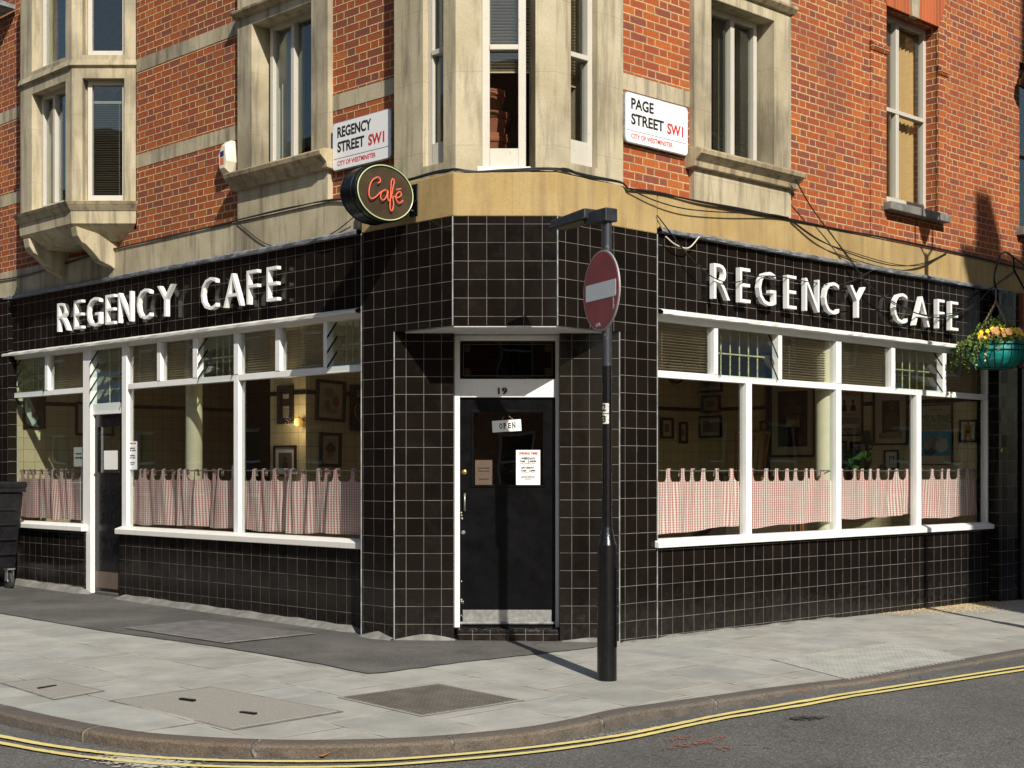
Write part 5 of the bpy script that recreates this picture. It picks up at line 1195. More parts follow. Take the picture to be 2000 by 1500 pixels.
# ---------------------------------------------------------------- simple cafe furniture seen over the curtains
def cafe_table(x, y, lab):
    t = thing('cafe_table', lab, 'table', (x, y, .12))
    MB().wbox((x, y, .86), (1.1, .65, .03), R(44)).build('tabletop', M['dark_in'], t, bevel=.008); MB().lathe((x, y, .12), [(.25, 0), (.24, .03), (.04, .06), (.04, .72)], 20).build('pedestal', M['black'], t)
cafe_table(3.1, 16.2, 'dark cafe table just inside the right window'); cafe_table(-3.3, 16.2, 'dark cafe table just inside the left window')
def chair(x, y, z, yaw, lab):
    t = thing('wooden_chair', lab, 'chair', (x, y, z)); t.rotation_euler.z = 0; m = Matrix.Rotation(yaw, 3, 'Z'); P = lambda a, b, c: Vector((x, y, z)) + m @ Vector((a, b, c))
    g = MB(); g.hexa([P(-.2, -.2, .43), P(.2, -.2, .43), P(.2, .2, .43), P(-.2, .2, .43)], [P(-.2, -.2, .46), P(.2, -.2, .46), P(.2, .2, .46), P(-.2, .2, .46)]); g.build('seat', M['chair_wood'], t, bevel=.01)
    for a, b in ((-.17, -.17), (.17, -.17), (.17, .17), (-.17, .17)): MB().tube([P(a * 1.15, b * 1.15, 0), P(a, b, .43)], [.014, .019], 8).build('leg', M['chair_wood'], t)
    g = MB()
    for k in range(6): g.tube([P(-.16 + .064 * k, .18, .46), P(-.18 + .072 * k, .25, .92)], .008, 6)
    g.tube([P(-.19, .18, .46), P(-.22, .26, .95)], .014, 8).tube([P(.19, .18, .46), P(.22, .26, .95)], .014, 8).tube([P(-.23, .26, .94), P(0, .275, .96), P(.23, .26, .94)], .02, 8)
    g.build('backrest', M['chair_wood'], t)
M['chair_wood'] = plain('varnished_wood', (.25, .11, .04), .3)
chair(2.75, 17.4, 1.1, R(200), 'wooden spindle back chair lifted up behind the first right pane'); chair(3.4, 17.3, .12, R(20), 'wooden spindle back chair standing by the table'); 
tb2 = thing('side_counter', 'dark counter behind the first right pane', 'counter', (2.8, 17.4, .12)); MB().wbox((2.8, 17.5, .6), (1.6, .7, .96), R(44)).build('cabinet', M['dark_in'], tb2, bevel=.01); MB().wbox((2.8, 17.5, 1.09), (1.68, .76, .03), R(44)).build('worktop', M['wood_frame'], tb2, bevel=.006)
# ---------------------------------------------------------------- alarm box
x_, z_ = q(L, 444, 312, .03); t = thing('alarm_box', 'cream hexagonal alarm box on the left brick wall', 'alarm', L.p(x_, WO, z_ - .15))
M['alarm'] = plain('cream_plastic', (.72, .66, .5), .4, 0, .04)
hexa = [(-.13, .06), (-.05, .19), (.06, .19), (.13, -.04), (.06, -.16), (-.10, -.14)]
inner_ = [(-.085, .05), (-.03, .14), (.03, .14), (.055, -.02), (.02, -.09), (-.07, -.09)]
n6 = 6; lo = [L.p(x_ + a, WO, z_ + b) for a, b in hexa]; mid = [L.p(x_ + a, WO + .05, z_ + b) for a, b in hexa]; hi = [L.p(x_ + a, WO + .11, z_ + b) for a, b in inner_]
vs = lo + mid + hi; fs = [list(range(6))[::-1], [12 + k for k in range(6)]] + [[r * 6 + k, r * 6 + (k + 1) % 6, r * 6 + 6 + (k + 1) % 6, r * 6 + 6 + k] for r in (0, 1) for k in range(6)]
MB().raw(vs, fs).build('casing', M['alarm'], t, bevel=.004)
M['navy'] = plain('navy_print', (.015, .02, .12), .5); M['orange'] = plain('orange_print', (.6, .16, .06), .5)
MB().poly(L, [(x_ - .055, z_ + .025), (x_ + .012, z_ + .03), (x_ + .012, z_ + .085), (x_ - .055, z_ + .08)], WO + .1, WO + .112).build('badge', M['navy'], t)
MB().poly(L, [(x_ - .055, z_ - .055), (x_ + .012, z_ - .05), (x_ + .012, z_ + .02), (x_ - .055, z_ + .015)], WO + .1, WO + .112).build('badge', M['orange'], t)

# ---------------------------------------------------------------- oval neon cafe sign on its bracket
SF = Fr((-NL[0], -NL[1]), EXL, 0)                                    # across the wall; x = inwards, n = along the wall to the right
mount = qw(L, 812, POFF_L); mp = Vector((mount.x, mount.y))
sx = SF.ex.dot(mp); SF.o = SF.n.dot(mp); cxs, czs = sx - .345, EYE + (HOR - 378) / FPX * 12.35
RX, RZ, DEP = .315, .243, .21
ns = thing('neon_sign', 'oval black neon sign reading Café on the corner pier', 'shop sign', SF.p(cxs, 0, czs - RZ))
ell = lambda kx, kz, n=48: [(cxs + kx * math.cos(2 * math.pi * k / n), czs + kz * math.sin(2 * math.pi * k / n)) for k in range(n)]
MB().poly(SF, ell(RX, RZ), -DEP, 0).build('drum', M['black'], ns, smooth=True)
for o in (-.002, -.06, -DEP + .01): MB().tube([SF.p(a, o, b) for a, b in ell(RX + .002, RZ + .002)] + [SF.p(*(lambda p: (p[0], o, p[1]))(ell(RX + .002, RZ + .002)[0]))], .004, 6).build('rim', M['black'], ns, smooth=True)
M['face'] = plain('dim_brown_sign_face', (.05, .036, .022), .35, 0, .25, 8)
MB().poly(SF, ell(RX * .955, RZ * .945), 0.0, .004).build('face', M['face'], ns)
gn = G('red_neon'); gn.b.inputs['Emission Color'].default_value = (1, .16, .08, 1); gn.b.inputs['Emission Strength'].default_value = .22; M['neon'] = gn.done((.6, .12, .07), .2)
gn = G('green_neon'); gn.b.inputs['Emission Color'].default_value = (.55, .8, .3, 1); gn.b.inputs['Emission Strength'].default_value = .12; M['neon_green'] = gn.done((.45, .55, .3), .2)
el = ell(RX * .955, RZ * .945); MB().tube([SF.p(a, .014, b) for a, b in el] + [SF.p(el[0][0], .014, el[0][1])], .0048, 8).build('rim_tube', M['neon_green'], ns, smooth=True)
def nz(pts): return smooth_path([SF.p(cxs + (x - 1040) / 168 * RX * .96, .03, czs + (1142 - y) / 165 * RZ) for x, y in pts], 6)
strokes = [[(985, 1098), (1000, 1085), (995, 1066), (978, 1066), (952, 1088), (935, 1130), (933, 1175), (948, 1192), (975, 1176), (1000, 1148), (1018, 1136)],
           [(1046, 1134), (1026, 1130), (1006, 1150), (1002, 1180), (1018, 1190), (1036, 1168), (1046, 1134), (1044, 1172), (1054, 1188), (1066, 1160), (1076, 1110), (1084, 1070), (1076, 1058), (1066, 1078), (1062, 1150), (1058, 1218), (1064, 1242), (1074, 1236), (1080, 1200), (1076, 1162), (1092, 1160)],
           [(1092, 1164), (1112, 1158), (1128, 1142), (1120, 1126), (1102, 1136), (1094, 1162), (1102, 1184), (1120, 1190), (1138, 1172)], [(1096, 1116), (1112, 1112), (1126, 1106)]]
g = MB()
for s_ in strokes: g.tube(nz(s_), .0052, 8)
g.build('neon_lettering', M['neon'], ns, smooth=True)
g = MB()
g.box(SF, sx - .012, sx - .002, -.07, .03, czs - .16, czs + .12)
for dz in (.07, -.11): g.tube([SF.p(sx - .01, -.02, czs + dz), SF.p(cxs + RX * .9, -.05, czs + dz * .9)], .012, 8)
g.build('bracket', M['black'], ns, bevel=.002)
MB().tube([SF.p(sx - .01, .03, czs + .1), SF.p(sx - .02, .04, czs - .02), SF.p(cxs + RX, -.02, czs - .06)], .004, 6).build('flex', M['grey_metal'], ns)

# ---------------------------------------------------------------- street lamp with its signs
LP = on_ground(1185.5, 1328); lx, ly, lz = LP
sl_ = thing('street_lamp', 'short black lamp post standing on the pavement before the corner door', 'lamp post', (lx, ly, lz))
MB().lathe((lx, ly, lz - .02), [(.074, 0), (.073, .96 + .07)], 32).build('base', M['post'], sl_, smooth=True)
MB().lathe((lx, ly, lz), [(.0735, 1.01), (.064, 1.03), (.042, 1.13), (.038, 1.15)], 32).build('shoulder', M['post'], sl_, smooth=True)
zc1 = EYE + (HOR - 715) / FPX * ly; ztop = EYE + (HOR - 424) / FPX * ly
MB().lathe((lx, ly, lz), [(.0375, 1.14), (.037, zc1 - lz)], 28).build('shaft', M['post'], sl_, smooth=True)
gp = G('weathered_grey_shaft'); k = gp.rng(gp.noise(22, 6, rough=.72), .6, .68); z = gp.node('SeparateXYZ'); gp.put(z.inputs[0], gp.pos())
MB().lathe((lx, ly, lz), [(.0372, zc1 - lz), (.0365, ztop - lz)], 28).build('shaft', gp.done(gp.mix(gp.m('MULTIPLY', k, .8), (.038, .041, .052), (.3, .34, .31)), .45, .3), sl_, smooth=True)
dv = Vector((-.58, .81)).normalized()                                 # the head reaches away to the left
hn = Vector((-dv.y, dv.x)); hn = -hn if hn.y > 0 else hn
HF = Fr((dv.x, dv.y), (hn.x, hn.y), 0); c2 = Vector((lx, ly)); hx0 = HF.ex.dot(c2); HF.o = HF.n.dot(c2)
zt_ = ztop
def wedge(x0, x1, w0, w1, za0, za1, zb0, zb1):
    return MB().hexa([HF.p(hx0 + x0, w0, za0), HF.p(hx0 + x0, -w0, za0), HF.p(hx0 + x1, -w1, zb0), HF.p(hx0 + x1, w1, zb0)], [HF.p(hx0 + x0, w0, za1), HF.p(hx0 + x0, -w0, za1), HF.p(hx0 + x1, -w1, zb1), HF.p(hx0 + x1, w1, zb1)])
wedge(-.055, .22, .058, .05, zt_ - .04, zt_ + .062, zt_ - .03, zt_ + .058).build('bracket_arm', M['grey_metal'], sl_, bevel=.008)
wedge(.16, .60, .09, .08, zt_ + .005, zt_ + .085, zt_ - .005, zt_ + .05).build('lantern', M['grey_metal'], sl_, bevel=.01)
wedge(.175, .62, .092, .082, zt_ + .005, zt_ + .02, zt_ - .012, zt_ + .004).build('lantern_rim', M['grey_metal'], sl_, bevel=.003)
M['lens'] = plain('dull_lens', (.16, .14, .08), .3); wedge(.22, .56, .065, .058, zt_ - .006, zt_ + .006, zt_ - .016, zt_ - .004).build('lens', M['lens'], sl_, bevel=.003)
MB().wbox((lx + .06, ly - .045, lz + .55), (.012, .03, .6), R(40)).build('access_door', M['post'], sl_, bevel=.004)
M['sticker'] = plain('torn_sticker', (.55, .54, .5), .6, 0, .5, 60)
st = thing('post_sticker', 'torn number sticker 2 3 on the lamp post shaft', 'sticker', (lx, ly, EYE + (HOR - 828) / FPX * ly))
zs0, zs1 = EYE + (HOR - 828) / FPX * ly, EYE + (HOR - 788) / FPX * ly; g = MB()
for z0, z1 in ((zs0, (zs0 + zs1) / 2 - .004), ((zs0 + zs1) / 2 + .002, zs1)):
    for k in range(6):
        a0, a1 = R(-150 + 13 * k), R(-150 + 13 * (k + 1)); r = .0395
        g.face([(lx + r * math.cos(a0), ly + r * math.sin(a0), z0), (lx + r * math.cos(a1), ly + r * math.sin(a1), z0), (lx + r * math.cos(a1), ly + r * math.sin(a1), z1), (lx + r * math.cos(a0), ly + r * math.sin(a0), z1)])
g.build('label_sheet', M['sticker'], st)
SFr = Fr((math.cos(R(-21)), math.sin(R(-21))), (math.sin(R(-21)), -math.cos(R(-21))), 0); c2 = Vector((lx, ly)); sx_ = SFr.ex.dot(c2); so_ = SFr.n.dot(c2); SFr.o = so_
for ch, zz in (('2', (zs0 + zs1) * .5 + .045), ('3', (zs0 + zs1) * .5 - .04)): MB().text(SFr, ch, sx_ - .024, sx_ + .004, zz - .026, zz + .026, .0385, .0405, .03).build('numeral', M['ink'], st)
# no entry sign
a63 = R(67); NE = Fr((math.cos(a63), -math.sin(a63)), (-math.sin(a63), -math.cos(a63)), 0); c2 = Vector((lx, ly)); nx_ = NE.ex.dot(c2) + .012; NE.o = NE.n.dot(c2)
nz_ = EYE + (HOR - 569) / FPX * ly; ne = thing('no_entry_sign', 'round red no entry sign with white bar clamped to the lamp post', 'road sign', NE.p(nx_, .05, nz_ - .3))
cir = lambda r, n=56: [(nx_ + r * math.cos(2 * math.pi * k / n), nz_ + r * math.sin(2 * math.pi * k / n)) for k in range(n)]
M['sign_back'] = plain('grey_sign_edge', (.35, .36, .36), .4, .3, .1)
gs = G('red_sign_sheet'); n_ = gs.rng(gs.noise(5, 5), .35, .7, .75, 1.15); sc_ = gs.rng(gs.noise(18, 5, gs.scale(gs.pos(), (1, 1, .35)), .7), .7, .73)
M['red_sign'] = gs.done(gs.mix(gs.m('MULTIPLY', sc_, .35), gs.mix(1., (.34, .008, .017), gs.xyz(n_, n_, n_), 'MULTIPLY'), (.5, .4, .38)), .35)
MB().poly(NE, cir(.302), .045, .058).build('rim', M['sign_back'], ne, bevel=.003)
MB().poly(NE, cir(.288), .058, .0595).build('face', M['red_sign'], ne)
MB().poly(NE, rounded(nx_ - .25, nx_ + .25, nz_ - .062, nz_ + .062, .012), .0595, .0608).build('bar', M['sign_white'], ne)
g = MB()
for dz in (.16, -.16): g.lathe((lx, ly, nz_ + dz - .018), [(.046, 0), (.046, .036)], 20).box(NE, nx_ - .06, nx_ + .06, .03, .047, nz_ + dz - .02, nz_ + dz + .02)
g.build('clamp', M['sign_back'], ne)
MB().poly(NE, [(nx_ + .2, nz_ - .16), (nx_ + .222, nz_ - .15), (nx_ + .212, nz_ - .04), (nx_ + .2, nz_ - .05)], .0595, .0605).poly(NE, [(nx_ - .08, nz_ - .265), (nx_ - .0, nz_ - .26), (nx_ - .02, nz_ - .235), (nx_ - .085, nz_ - .24)], .0595, .0605).build('sticker_scrap', M['sticker'], ne)

# ---------------------------------------------------------------- wheeled bin at the left edge
bx1 = qx(L, 34, .3); BW = 1.25; o0, o1 = .22, 1.2; gz_ = ground_z(L.p(bx1 - .3, .5, 0))
wb = thing('waste_bin', 'big black four wheeled waste bin against the left wall', 'bin', L.p(bx1 - BW / 2, .7, gz_))
M['bin'] = plain('black_bin_plastic', (.008, .008, .0095), .36, 0, .5, 14, .3, .4)
def bhex(x0, x1, oa, ob_, z0, z1, tx=0., to=0.): return MB().hexa([L.p(x0 + tx, oa + to, z0), L.p(x0 + tx, ob_ - to, z0), L.p(x1 - tx, ob_ - to, z0), L.p(x1 - tx, oa + to, z0)], [L.p(x0, oa, z1), L.p(x0, ob_, z1), L.p(x1, ob_, z1), L.p(x1, oa, z1)])
bhex(bx1 - BW, bx1, o0, o1, gz_ + .26, gz_ + 1.18, .06, .07).build('body', M['bin'], wb, bevel=.02)
bhex(bx1 - BW - .02, bx1 + .03, o0 - .02, o1 + .03, gz_ + 1.18, gz_ + 1.23).build('rim', M['bin'], wb, bevel=.008)
bhex(bx1 - BW - .03, bx1 + .045, o0 - .03, o1 + .05, gz_ + 1.232, gz_ + 1.31, -.0, .0).build('lid', M['bin'], wb, bevel=.02)
g = MB()
for z in (.42, .6, .78, .96): g.box(L, bx1 - .05 + (z - .26) * .065, bx1 - .022 + (z - .26) * .065 * .7, o0 + .09, o1 - .09, gz_ + z, gz_ + z + .025)
g.build('rib', M['bin'], wb, bevel=.004)
M['rubber'] = plain('grey_rubber', (.03, .03, .03), .7); M['hub'] = plain('pale_wheel_hub', (.45, .43, .4), .45, .2)
for x in (bx1 - .13, bx1 - BW + .13):
    for o in (o0 + .12, o1 - .12):
        c = L.p(x, o, gz_ + .1); ax = L.n.to_3d()
        cs_ = MB().box(L, x - .03, x + .03, o - .045, o - .035, gz_ + .1, gz_ + .25).box(L, x - .03, x + .03, o + .035, o + .045, gz_ + .1, gz_ + .25).box(L, x - .05, x + .05, o - .05, o + .05, gz_ + .235, gz_ + .262).build('castor', M['steel'], wb)
        MB().lathe(c - ax * .026, [(.068, 0), (.096, .004), (.1, .014), (.1, .038), (.096, .048), (.068, .052)], 28, ax).build('tyre', M['rubber'], cs_, smooth=True)
        MB().lathe(c - ax * .03, [(.02, 0), (.022, .006), (.05, .01), (.068, .004), (.068, .056), (.05, .05), (.022, .054), (.02, .06)], 24, ax).build('hub', M['hub'], cs_, smooth=True)

# ---------------------------------------------------------------- cables along the stone band
rk = random.Random(9)
def cable(name, label, pts, r=.008, sub=7, strands=1, spread=.02):
    """pts: (frame, px, py, off)"""
    P = [F.p(*(lambda a: (a[0], o, a[1]))(q(F, px, py, o))) for F, px, py, o in pts]; mid = P[len(P) // 2]
    t = thing(name, label, 'cable', mid)
    for s_ in range(strands):
        PP = [p + Vector((0, 0, rk.uniform(-spread, spread) if s_ else 0)) for p in P]; g = MB(); g.tube(smooth_path(PP, sub), r * (1 if s_ == 0 else .75), 6); g.build('strand', M['cable'], t, smooth=True)
    return t
c_ = .026
cable('wall_cable', 'black cable run along the top of the stone band, left wall', [(L, -20, 550, c_), (L, 60, 535, c_), (L, 200, 492, c_), (L, 330, 462, c_), (L, 440, 436, c_), (L, 463, 430, c_), (L, 560, 408, c_), (L, 640, 391, c_), (L, 690, 388, .04), (L, 700, 386, .06)], .0085, 6, 2, .012)
cable('wall_cable', 'loose thin cable drooping below the left stone window', [(L, 463, 434, c_), (L, 480, 448, c_), (L, 505, 468, c_), (L, 530, 480, c_), (L, 556, 482, c_), (L, 600, 473, c_), (L, 650, 455, c_), (L, 690, 425, .05)], .005)
cable('wall_cable', 'bundle of black cables across the foot of the corner bay', [(LB, 790, 352, .03), (LB, 830, 343, .03), (LB, 868, 334, .03), (FB, 890, 330, .03), (FB, 930, 336, .025), (FB, 985, 333, .025), (FB, 1040, 329, .025), (FB, 1085, 329, .03), (RB, 1110, 333, .03), (RB, 1150, 345, .03), (RB, 1210, 355, .04), (RR, 1226, 368, .04)], .009, 6, 4, .014)
cable('wall_cable', 'black cable bundle along the top of the stone band, right wall', [(RR, 1226, 368, .04), (RR, 1290, 378, c_), (RR, 1360, 392, .04), (RR, 1450, 408, .04), (RR, 1545, 428, c_), (RR, 1640, 448, c_), (RR, 1760, 470, c_), (RR, 1900, 500, c_), (RR, 1990, 522, c_), (RR, 2060, 535, c_)], .0085, 6, 2, .012)
cable('wall_cable', 'slack cable hanging in a shallow curve right of the corner', [(RR, 1226, 368, .05), (RR, 1280, 392, .06), (RR, 1340, 408, .07), (RR, 1420, 415, .07), (RR, 1500, 418, .06), (RR, 1540, 425, .04)], .006)
cable('wall_cable', 'pair of thin cables falling from the stone sill to the right letters', [(RR, 1553, 350, .15), (RR, 1585, 405, .1), (RR, 1625, 460, .08), (RR, 1660, 505, .09), (RR, 1700, 560, .13), (RR, 1745, 590, .14), (RR, 1800, 615, .14), (RR, 1850, 618, .14), (RR, 1900, 596, .1), (RR, 1940, 560, .05), (RR, 1985, 528, .03)], .0065, 7, 2, .03)
cable('wall_cable', 'cable swag crossing the stone band below the sash window', [(RR, 1545, 430, .03), (RR, 1600, 468, .06), (RR, 1660, 495, .07), (RR, 1740, 518, .07), (RR, 1800, 515, .06), (RR, 1850, 494, .03)], .006, 7, 2, .02)
cable('wall_cable', 'thin wire crossing the first right letters', [(RR, 1283, 420, .03), (RR, 1310, 455, .07), (RR, 1350, 505, .11), (RR, 1390, 540, .125), (RR, 1430, 552, .125), (RR, 1480, 540, .125), (RR, 1520, 540, .1), (RR, 1570, 549, .1), (RR, 1640, 556, .08), (RR, 1690, 535, .07), (RR, 1705, 527, .06)], .0055, 7)
wc = cable('wall_cable', 'short white cable loop above the right fascia', [(RR, 1300, 462, .07), (RR, 1320, 478, .08), (RR, 1345, 484, .08), (RR, 1366, 462, .07)], .006)
for ch in wc.children: ch.data.materials.clear(); ch.data.materials.append(M['mount'])

# ---------------------------------------------------------------- hanging basket
WB = 1.02
hbF = RR.off(.42); x_, z_ = q(RR, 1945, 690, .42); hb = RR.p(x_, .42, z_); rad = 56 / FPX * hb.y
bk = thing('hanging_basket', 'teal hanging basket of pansies and trailing ivy at the right edge', 'hanging basket', (hb.x, hb.y, z_ - .16))
gt = G('teal_liner'); n_ = gt.rng(gt.noise(9, 5), .3, .7, .75, 1.2); gt.bump(gt.noise(14, 4), .5, .03); M['teal'] = gt.done(gt.mix(1., (.0, .21, .19), gt.xyz(n_, n_, n_), 'MULTIPLY'), .55)
prof = [(rad * .55, -.172), (rad * .8, -.14), (rad * .95, -.07), (rad, .0), (rad * .99, .075), (rad * .97, .125)]
g = MB(); n = 96; i0 = 0
for k_, (r, h) in enumerate(prof):
    for k in range(n):
        a = 2 * math.pi * k / n; rr_ = r * (1 + .022 * abs(math.sin(a * 11 + .4)) - .01); g.v.append(Vector((hb.x + rr_ * math.cos(a), hb.y + rr_ * math.sin(a), hb.z + h + (.014 * math.sin(5 * a) if k_ == len(prof) - 1 else 0))))
for j in range(len(prof) - 1):
    for k in range(n): g.f.append([j * n + k, j * n + (k + 1) % n, (j + 1) * n + (k + 1) % n, (j + 1) * n + k])
g.f.append(list(range(n))[::-1]); g.f.append([(len(prof) - 2) * n + k for k in range(n)])
g.build('liner', M['teal'], bk, smooth=True)
g = MB()
for k in range(22):
    a = 2 * math.pi * k / 22 + .07; g.tube([(hb.x + (r * 1.022) * math.cos(a), hb.y + r * 1.022 * math.sin(a), hb.z + h) for r, h in prof[:-1]], .0042, 5)
for r, h in ((rad * 1.02, .085), (rad * 1.03, .02), (rad * .56, -.172)): g.tube([(hb.x + r * math.cos(2 * math.pi * k / 40), hb.y + r * math.sin(2 * math.pi * k / 40), hb.z + h) for k in range(41)], .0055, 5)
g.build('wire_frame', M['black'], bk, smooth=True)
top = Vector((hb.x, hb.y, q(RR, 1942, 588, .42)[1]))
M['chain'] = plain('rusty_chain', (.22, .18, .13), .5, .5, .4, 40)
for a in (20, 110, 200, 290):
    e = Vector((hb.x + rad * .96 * math.cos(R(a)), hb.y + rad * .96 * math.sin(R(a)), hb.z + .1)); g = MB(); N = 22
    for k in range(N):
        p0, p1 = top.lerp(e, k / N), top.lerp(e, (k + 1.15) / N); d = (p1 - p0).normalized(); s_ = d.cross(Vector((1, 0, 0) if k % 2 else (0, 1, 0))).normalized() * .008
        g.tube([p0, p0.lerp(p1, .2) + s_, p0.lerp(p1, .8) + s_, p1, p0.lerp(p1, .8) - s_, p0.lerp(p1, .2) - s_, p0], .0042, 5)
    g.build('chain', M['chain'], bk)
rp = random.Random(12)
soil = Vector((hb.x, hb.y, hb.z + .1)); g = MB(); gp_ = MB()
for k in range(3600):
    a, r = rp.uniform(0, 6.283), rad * math.sqrt(rp.uniform(0, 1)) * 1.02; p = soil + Vector((r * math.cos(a), r * math.sin(a), rp.uniform(0, .27) * (1.12 - (r / rad) ** 2) + rp.uniform(-.02, .02)))
    d = Vector((rp.gauss(0, 1), rp.gauss(0, 1), rp.gauss(.5, .7))).normalized(); e = d.cross(Vector((rp.gauss(0, 1), rp.gauss(0, 1), 1))).normalized(); s_ = rp.uniform(.025, .055)
    (gp_ if rp.random() < .22 else g).face([p, p + d * s_ * .5 + e * s_ * .32, p + d * s_, p + d * s_ * .5 - e * s_ * .32])
for k in range(34):                                                  # ivy trails over the rim, longest on the left
    a = rp.choice((rp.uniform(2.6, 4.2), rp.uniform(2.4, 4.4), rp.uniform(-.6, .5), rp.uniform(0, 6.283))) if k > 4 else rp.uniform(2.9, 3.7)
    left = 2.3 < a < 4.5; ln = rp.uniform(.12, .36) * (1.05 if left else .8); p = soil + Vector((rad * math.cos(a), rad * math.sin(a), .02)); v_ = Vector((math.cos(a), math.sin(a), .25)) * .028; stem_pts = [p]
    if not left and abs(math.sin(a)) > .75 and k > 4: ln *= .25
    for s_ in range(int(ln / .02)):
        p = p + v_; v_ = v_ * .82 + Vector((rp.uniform(-.004, .004), rp.uniform(-.004, .004), -.0065)); v_ = v_.normalized() * .024; stem_pts.append(p)
        for _ in range(3 if left else 2):
            d = Vector((rp.gauss(0, 1), rp.gauss(0, 1), rp.gauss(-.2, .8))).normalized(); e = d.cross(Vector((rp.gauss(0, 1), rp.gauss(0, 1), 1))).normalized(); z__ = rp.uniform(.018, .04)
            (gp_ if rp.random() < .3 else g).face([p, p + d * z__ * .45 + e * z__ * .4, p + d * z__, p + d * z__ * .45 - e * z__ * .4])
    g.tube(stem_pts, .0022, 4)
g.build('foliage', M['leaf'], bk, merge=False); gp_.build('pale_foliage', M['leaf_pale'], bk, merge=False)
M['yellow_petal'] = plain('yellow_petal', (.8, .5, .005), .6, 0, .1, 30); M['orange_petal'] = plain('bronze_petal', (.42, .2, .05), .6, 0, .3, 40); M['violet_petal'] = plain('violet_petal', (.07, .04, .42), .6, 0, .15, 30)
def pansy(p, face, s_, mat):
    f = face.normalized(); a = f.cross(Vector((0, 0, 1))).normalized(); b = a.cross(f); g = MB()
    for ang, k in ((90, 1.), (20, .95), (160, .95), (245, .9), (295, .9)):
        d = a * math.cos(R(ang)) + b * math.sin(R(ang)); e = f.cross(d); m_ = []
        for t_ in range(8): m_.append(p + d * s_ * k * (.5 - .5 * math.cos(t_ / 8 * 6.283)) + e * s_ * .55 * math.sin(t_ / 8 * 6.283) + f * .006 * math.sin(ang))
        g.face(m_)
    return g.build('flower', mat, bk, merge=False)
sunv = Vector((.2, -1, .35))
for dx, dz, mt, s_ in ((.13, .19, 'yellow_petal', .055), (.2, .21, 'yellow_petal', .05), (.05, .2, 'orange_petal', .05), (-.1, .21, 'orange_petal', .045), (.15, .12, 'orange_petal', .05), (.165, .175, 'yellow_petal', .05), (.25, .14, 'yellow_petal', .06), (.29, .12, 'yellow_petal', .055), (.19, .13, 'yellow_petal', .03), (.22, .225, 'violet_petal', .05), (.27, .2, 'violet_petal', .05), (.31, .185, 'violet_petal', .045), (.08, .135, 'orange_petal', .042), (.11, .12, 'orange_petal', .036), (-.07, .18, 'orange_petal', .045), (-.13, .165, 'orange_petal', .045), (-.02, .17, 'orange_petal', .04), (-.2, .12, 'yellow_petal', .032), (-.24, .105, 'orange_petal', .035), (-.17, .19, 'orange_petal', .035)):
    pansy(Vector((hb.x + dx, hb.y - rad * 1.02 * max(.3, 1 - abs(dx) / rad * .8), hb.z + dz + .02)), sunv + Vector((rp.uniform(-.4, .4), 0, rp.uniform(-.2, .3))), s_, M[mt])
for k in range(26):
    dx = rp.uniform(-.3, .33); dz = .12 + .15 * (1 - (dx / .36) ** 2) * rp.uniform(.2, 1.); mt = 'violet_petal' if dx > .2 and rp.random() < .6 else rp.choice(('yellow_petal', 'yellow_petal', 'orange_petal'))
    pansy(Vector((hb.x + dx, hb.y - rad * .95 * math.sqrt(max(.05, 1 - (dx / .36) ** 2)) * (1.1 - dz * 1.5), hb.z + dz + .01)), sunv + Vector((rp.uniform(-.5, .5), 0, rp.uniform(-.2, .5))), rp.uniform(.03, .045), M[mt])
hk = [top + Vector((0, 0, k)) for k in (0, .05, .1)]
MB().tube([top, top + Vector((.004, 0, .08)), top + Vector((-.004, 0, .16))], .009, 6).build('hook', M['chain'], bk)
# bracket: from the projecting pilaster of the next shop, out of frame
rt_ = Vector((hb.x, hb.y, q(RR, 1942, 567, .42)[1])); wallp = RR.p(x_ + .95, .30, 0)
br = thing('basket_bracket', 'curved black iron bracket holding the hanging basket', 'bracket', (wallp.x, wallp.y, rt_.z))
D = Vector((wallp.x - hb.x, wallp.y - hb.y, 0)); 
MB().tube(smooth_path([rt_ + Vector((0, 0, .02)), rt_ + D * .0 + Vector((-.02, 0, .16)), rt_ + D * .06 + Vector((0, 0, .33)), rt_ + D * .18 + Vector((0, 0, .44)), rt_ + D * .35 + Vector((0, 0, .48)), rt_ + D * .6 + Vector((0, 0, .45)), rt_ + D + Vector((0, 0, .4))], 8), .0125, 8).build('arm', M['black'], br, smooth=True)
MB().tube([rt_ + Vector((.036 * math.cos(2 * math.pi * k / 16), 0, -.02 + .036 * math.sin(2 * math.pi * k / 16))) for k in range(17)], .0065, 6).build('ring', M['black'], br, smooth=True)
MB().tube([rt_ + D * .6 + Vector((0, 0, .45)), rt_ + D * .62 + Vector((0, 0, .3)), rt_ + D + Vector((0, 0, .1))], .012, 6).build('strut', M['black'], br, smooth=True)

# ---------------------------------------------------------------- next shop at the right edge
ns_ = thing('next_shop', 'brown painted shopfront at the right edge beside the tiled pier', 'building', RR.p(qx(RR, 2010), 0, 0))
M['brown'] = plain('brown_shop_paint', (.16, .05, .022), .45, 0, .2); nx0 = qx(RR, 1991, .12)
MB().box(RR, nx0, nx0 + .22, -.1, .17, 2.85, 3.76).build('pilaster', M['brown'], ns_, bevel=.01)
MB().box(RR, nx0, nx0 + .2, -.1, .15, -.05, 2.85).build('pilaster', M['black'], ns_, bevel=.01)
MB().box(RR, nx0 + .2, XR1, -.3, .05, -.1, .7).box(RR, nx0 + .22, XR1, -.3, .1, 2.95, 3.76).build('wall', M['black'], ns_)
MB().box(RR, nx0 + .2, XR1, -.12, -.1, .7, 2.95).build('window', M['dark_glass'], ns_)
MB().box(RR, nx0 + .22, nx0 + .27, -.1, -.0, .7, 2.95).build('window_frame', M['black'], ns_)
MB().box(RR, XR1 - .3, XR1, 0, .42, 3.2, 3.76).build('corbel', M['brown'], ns_)

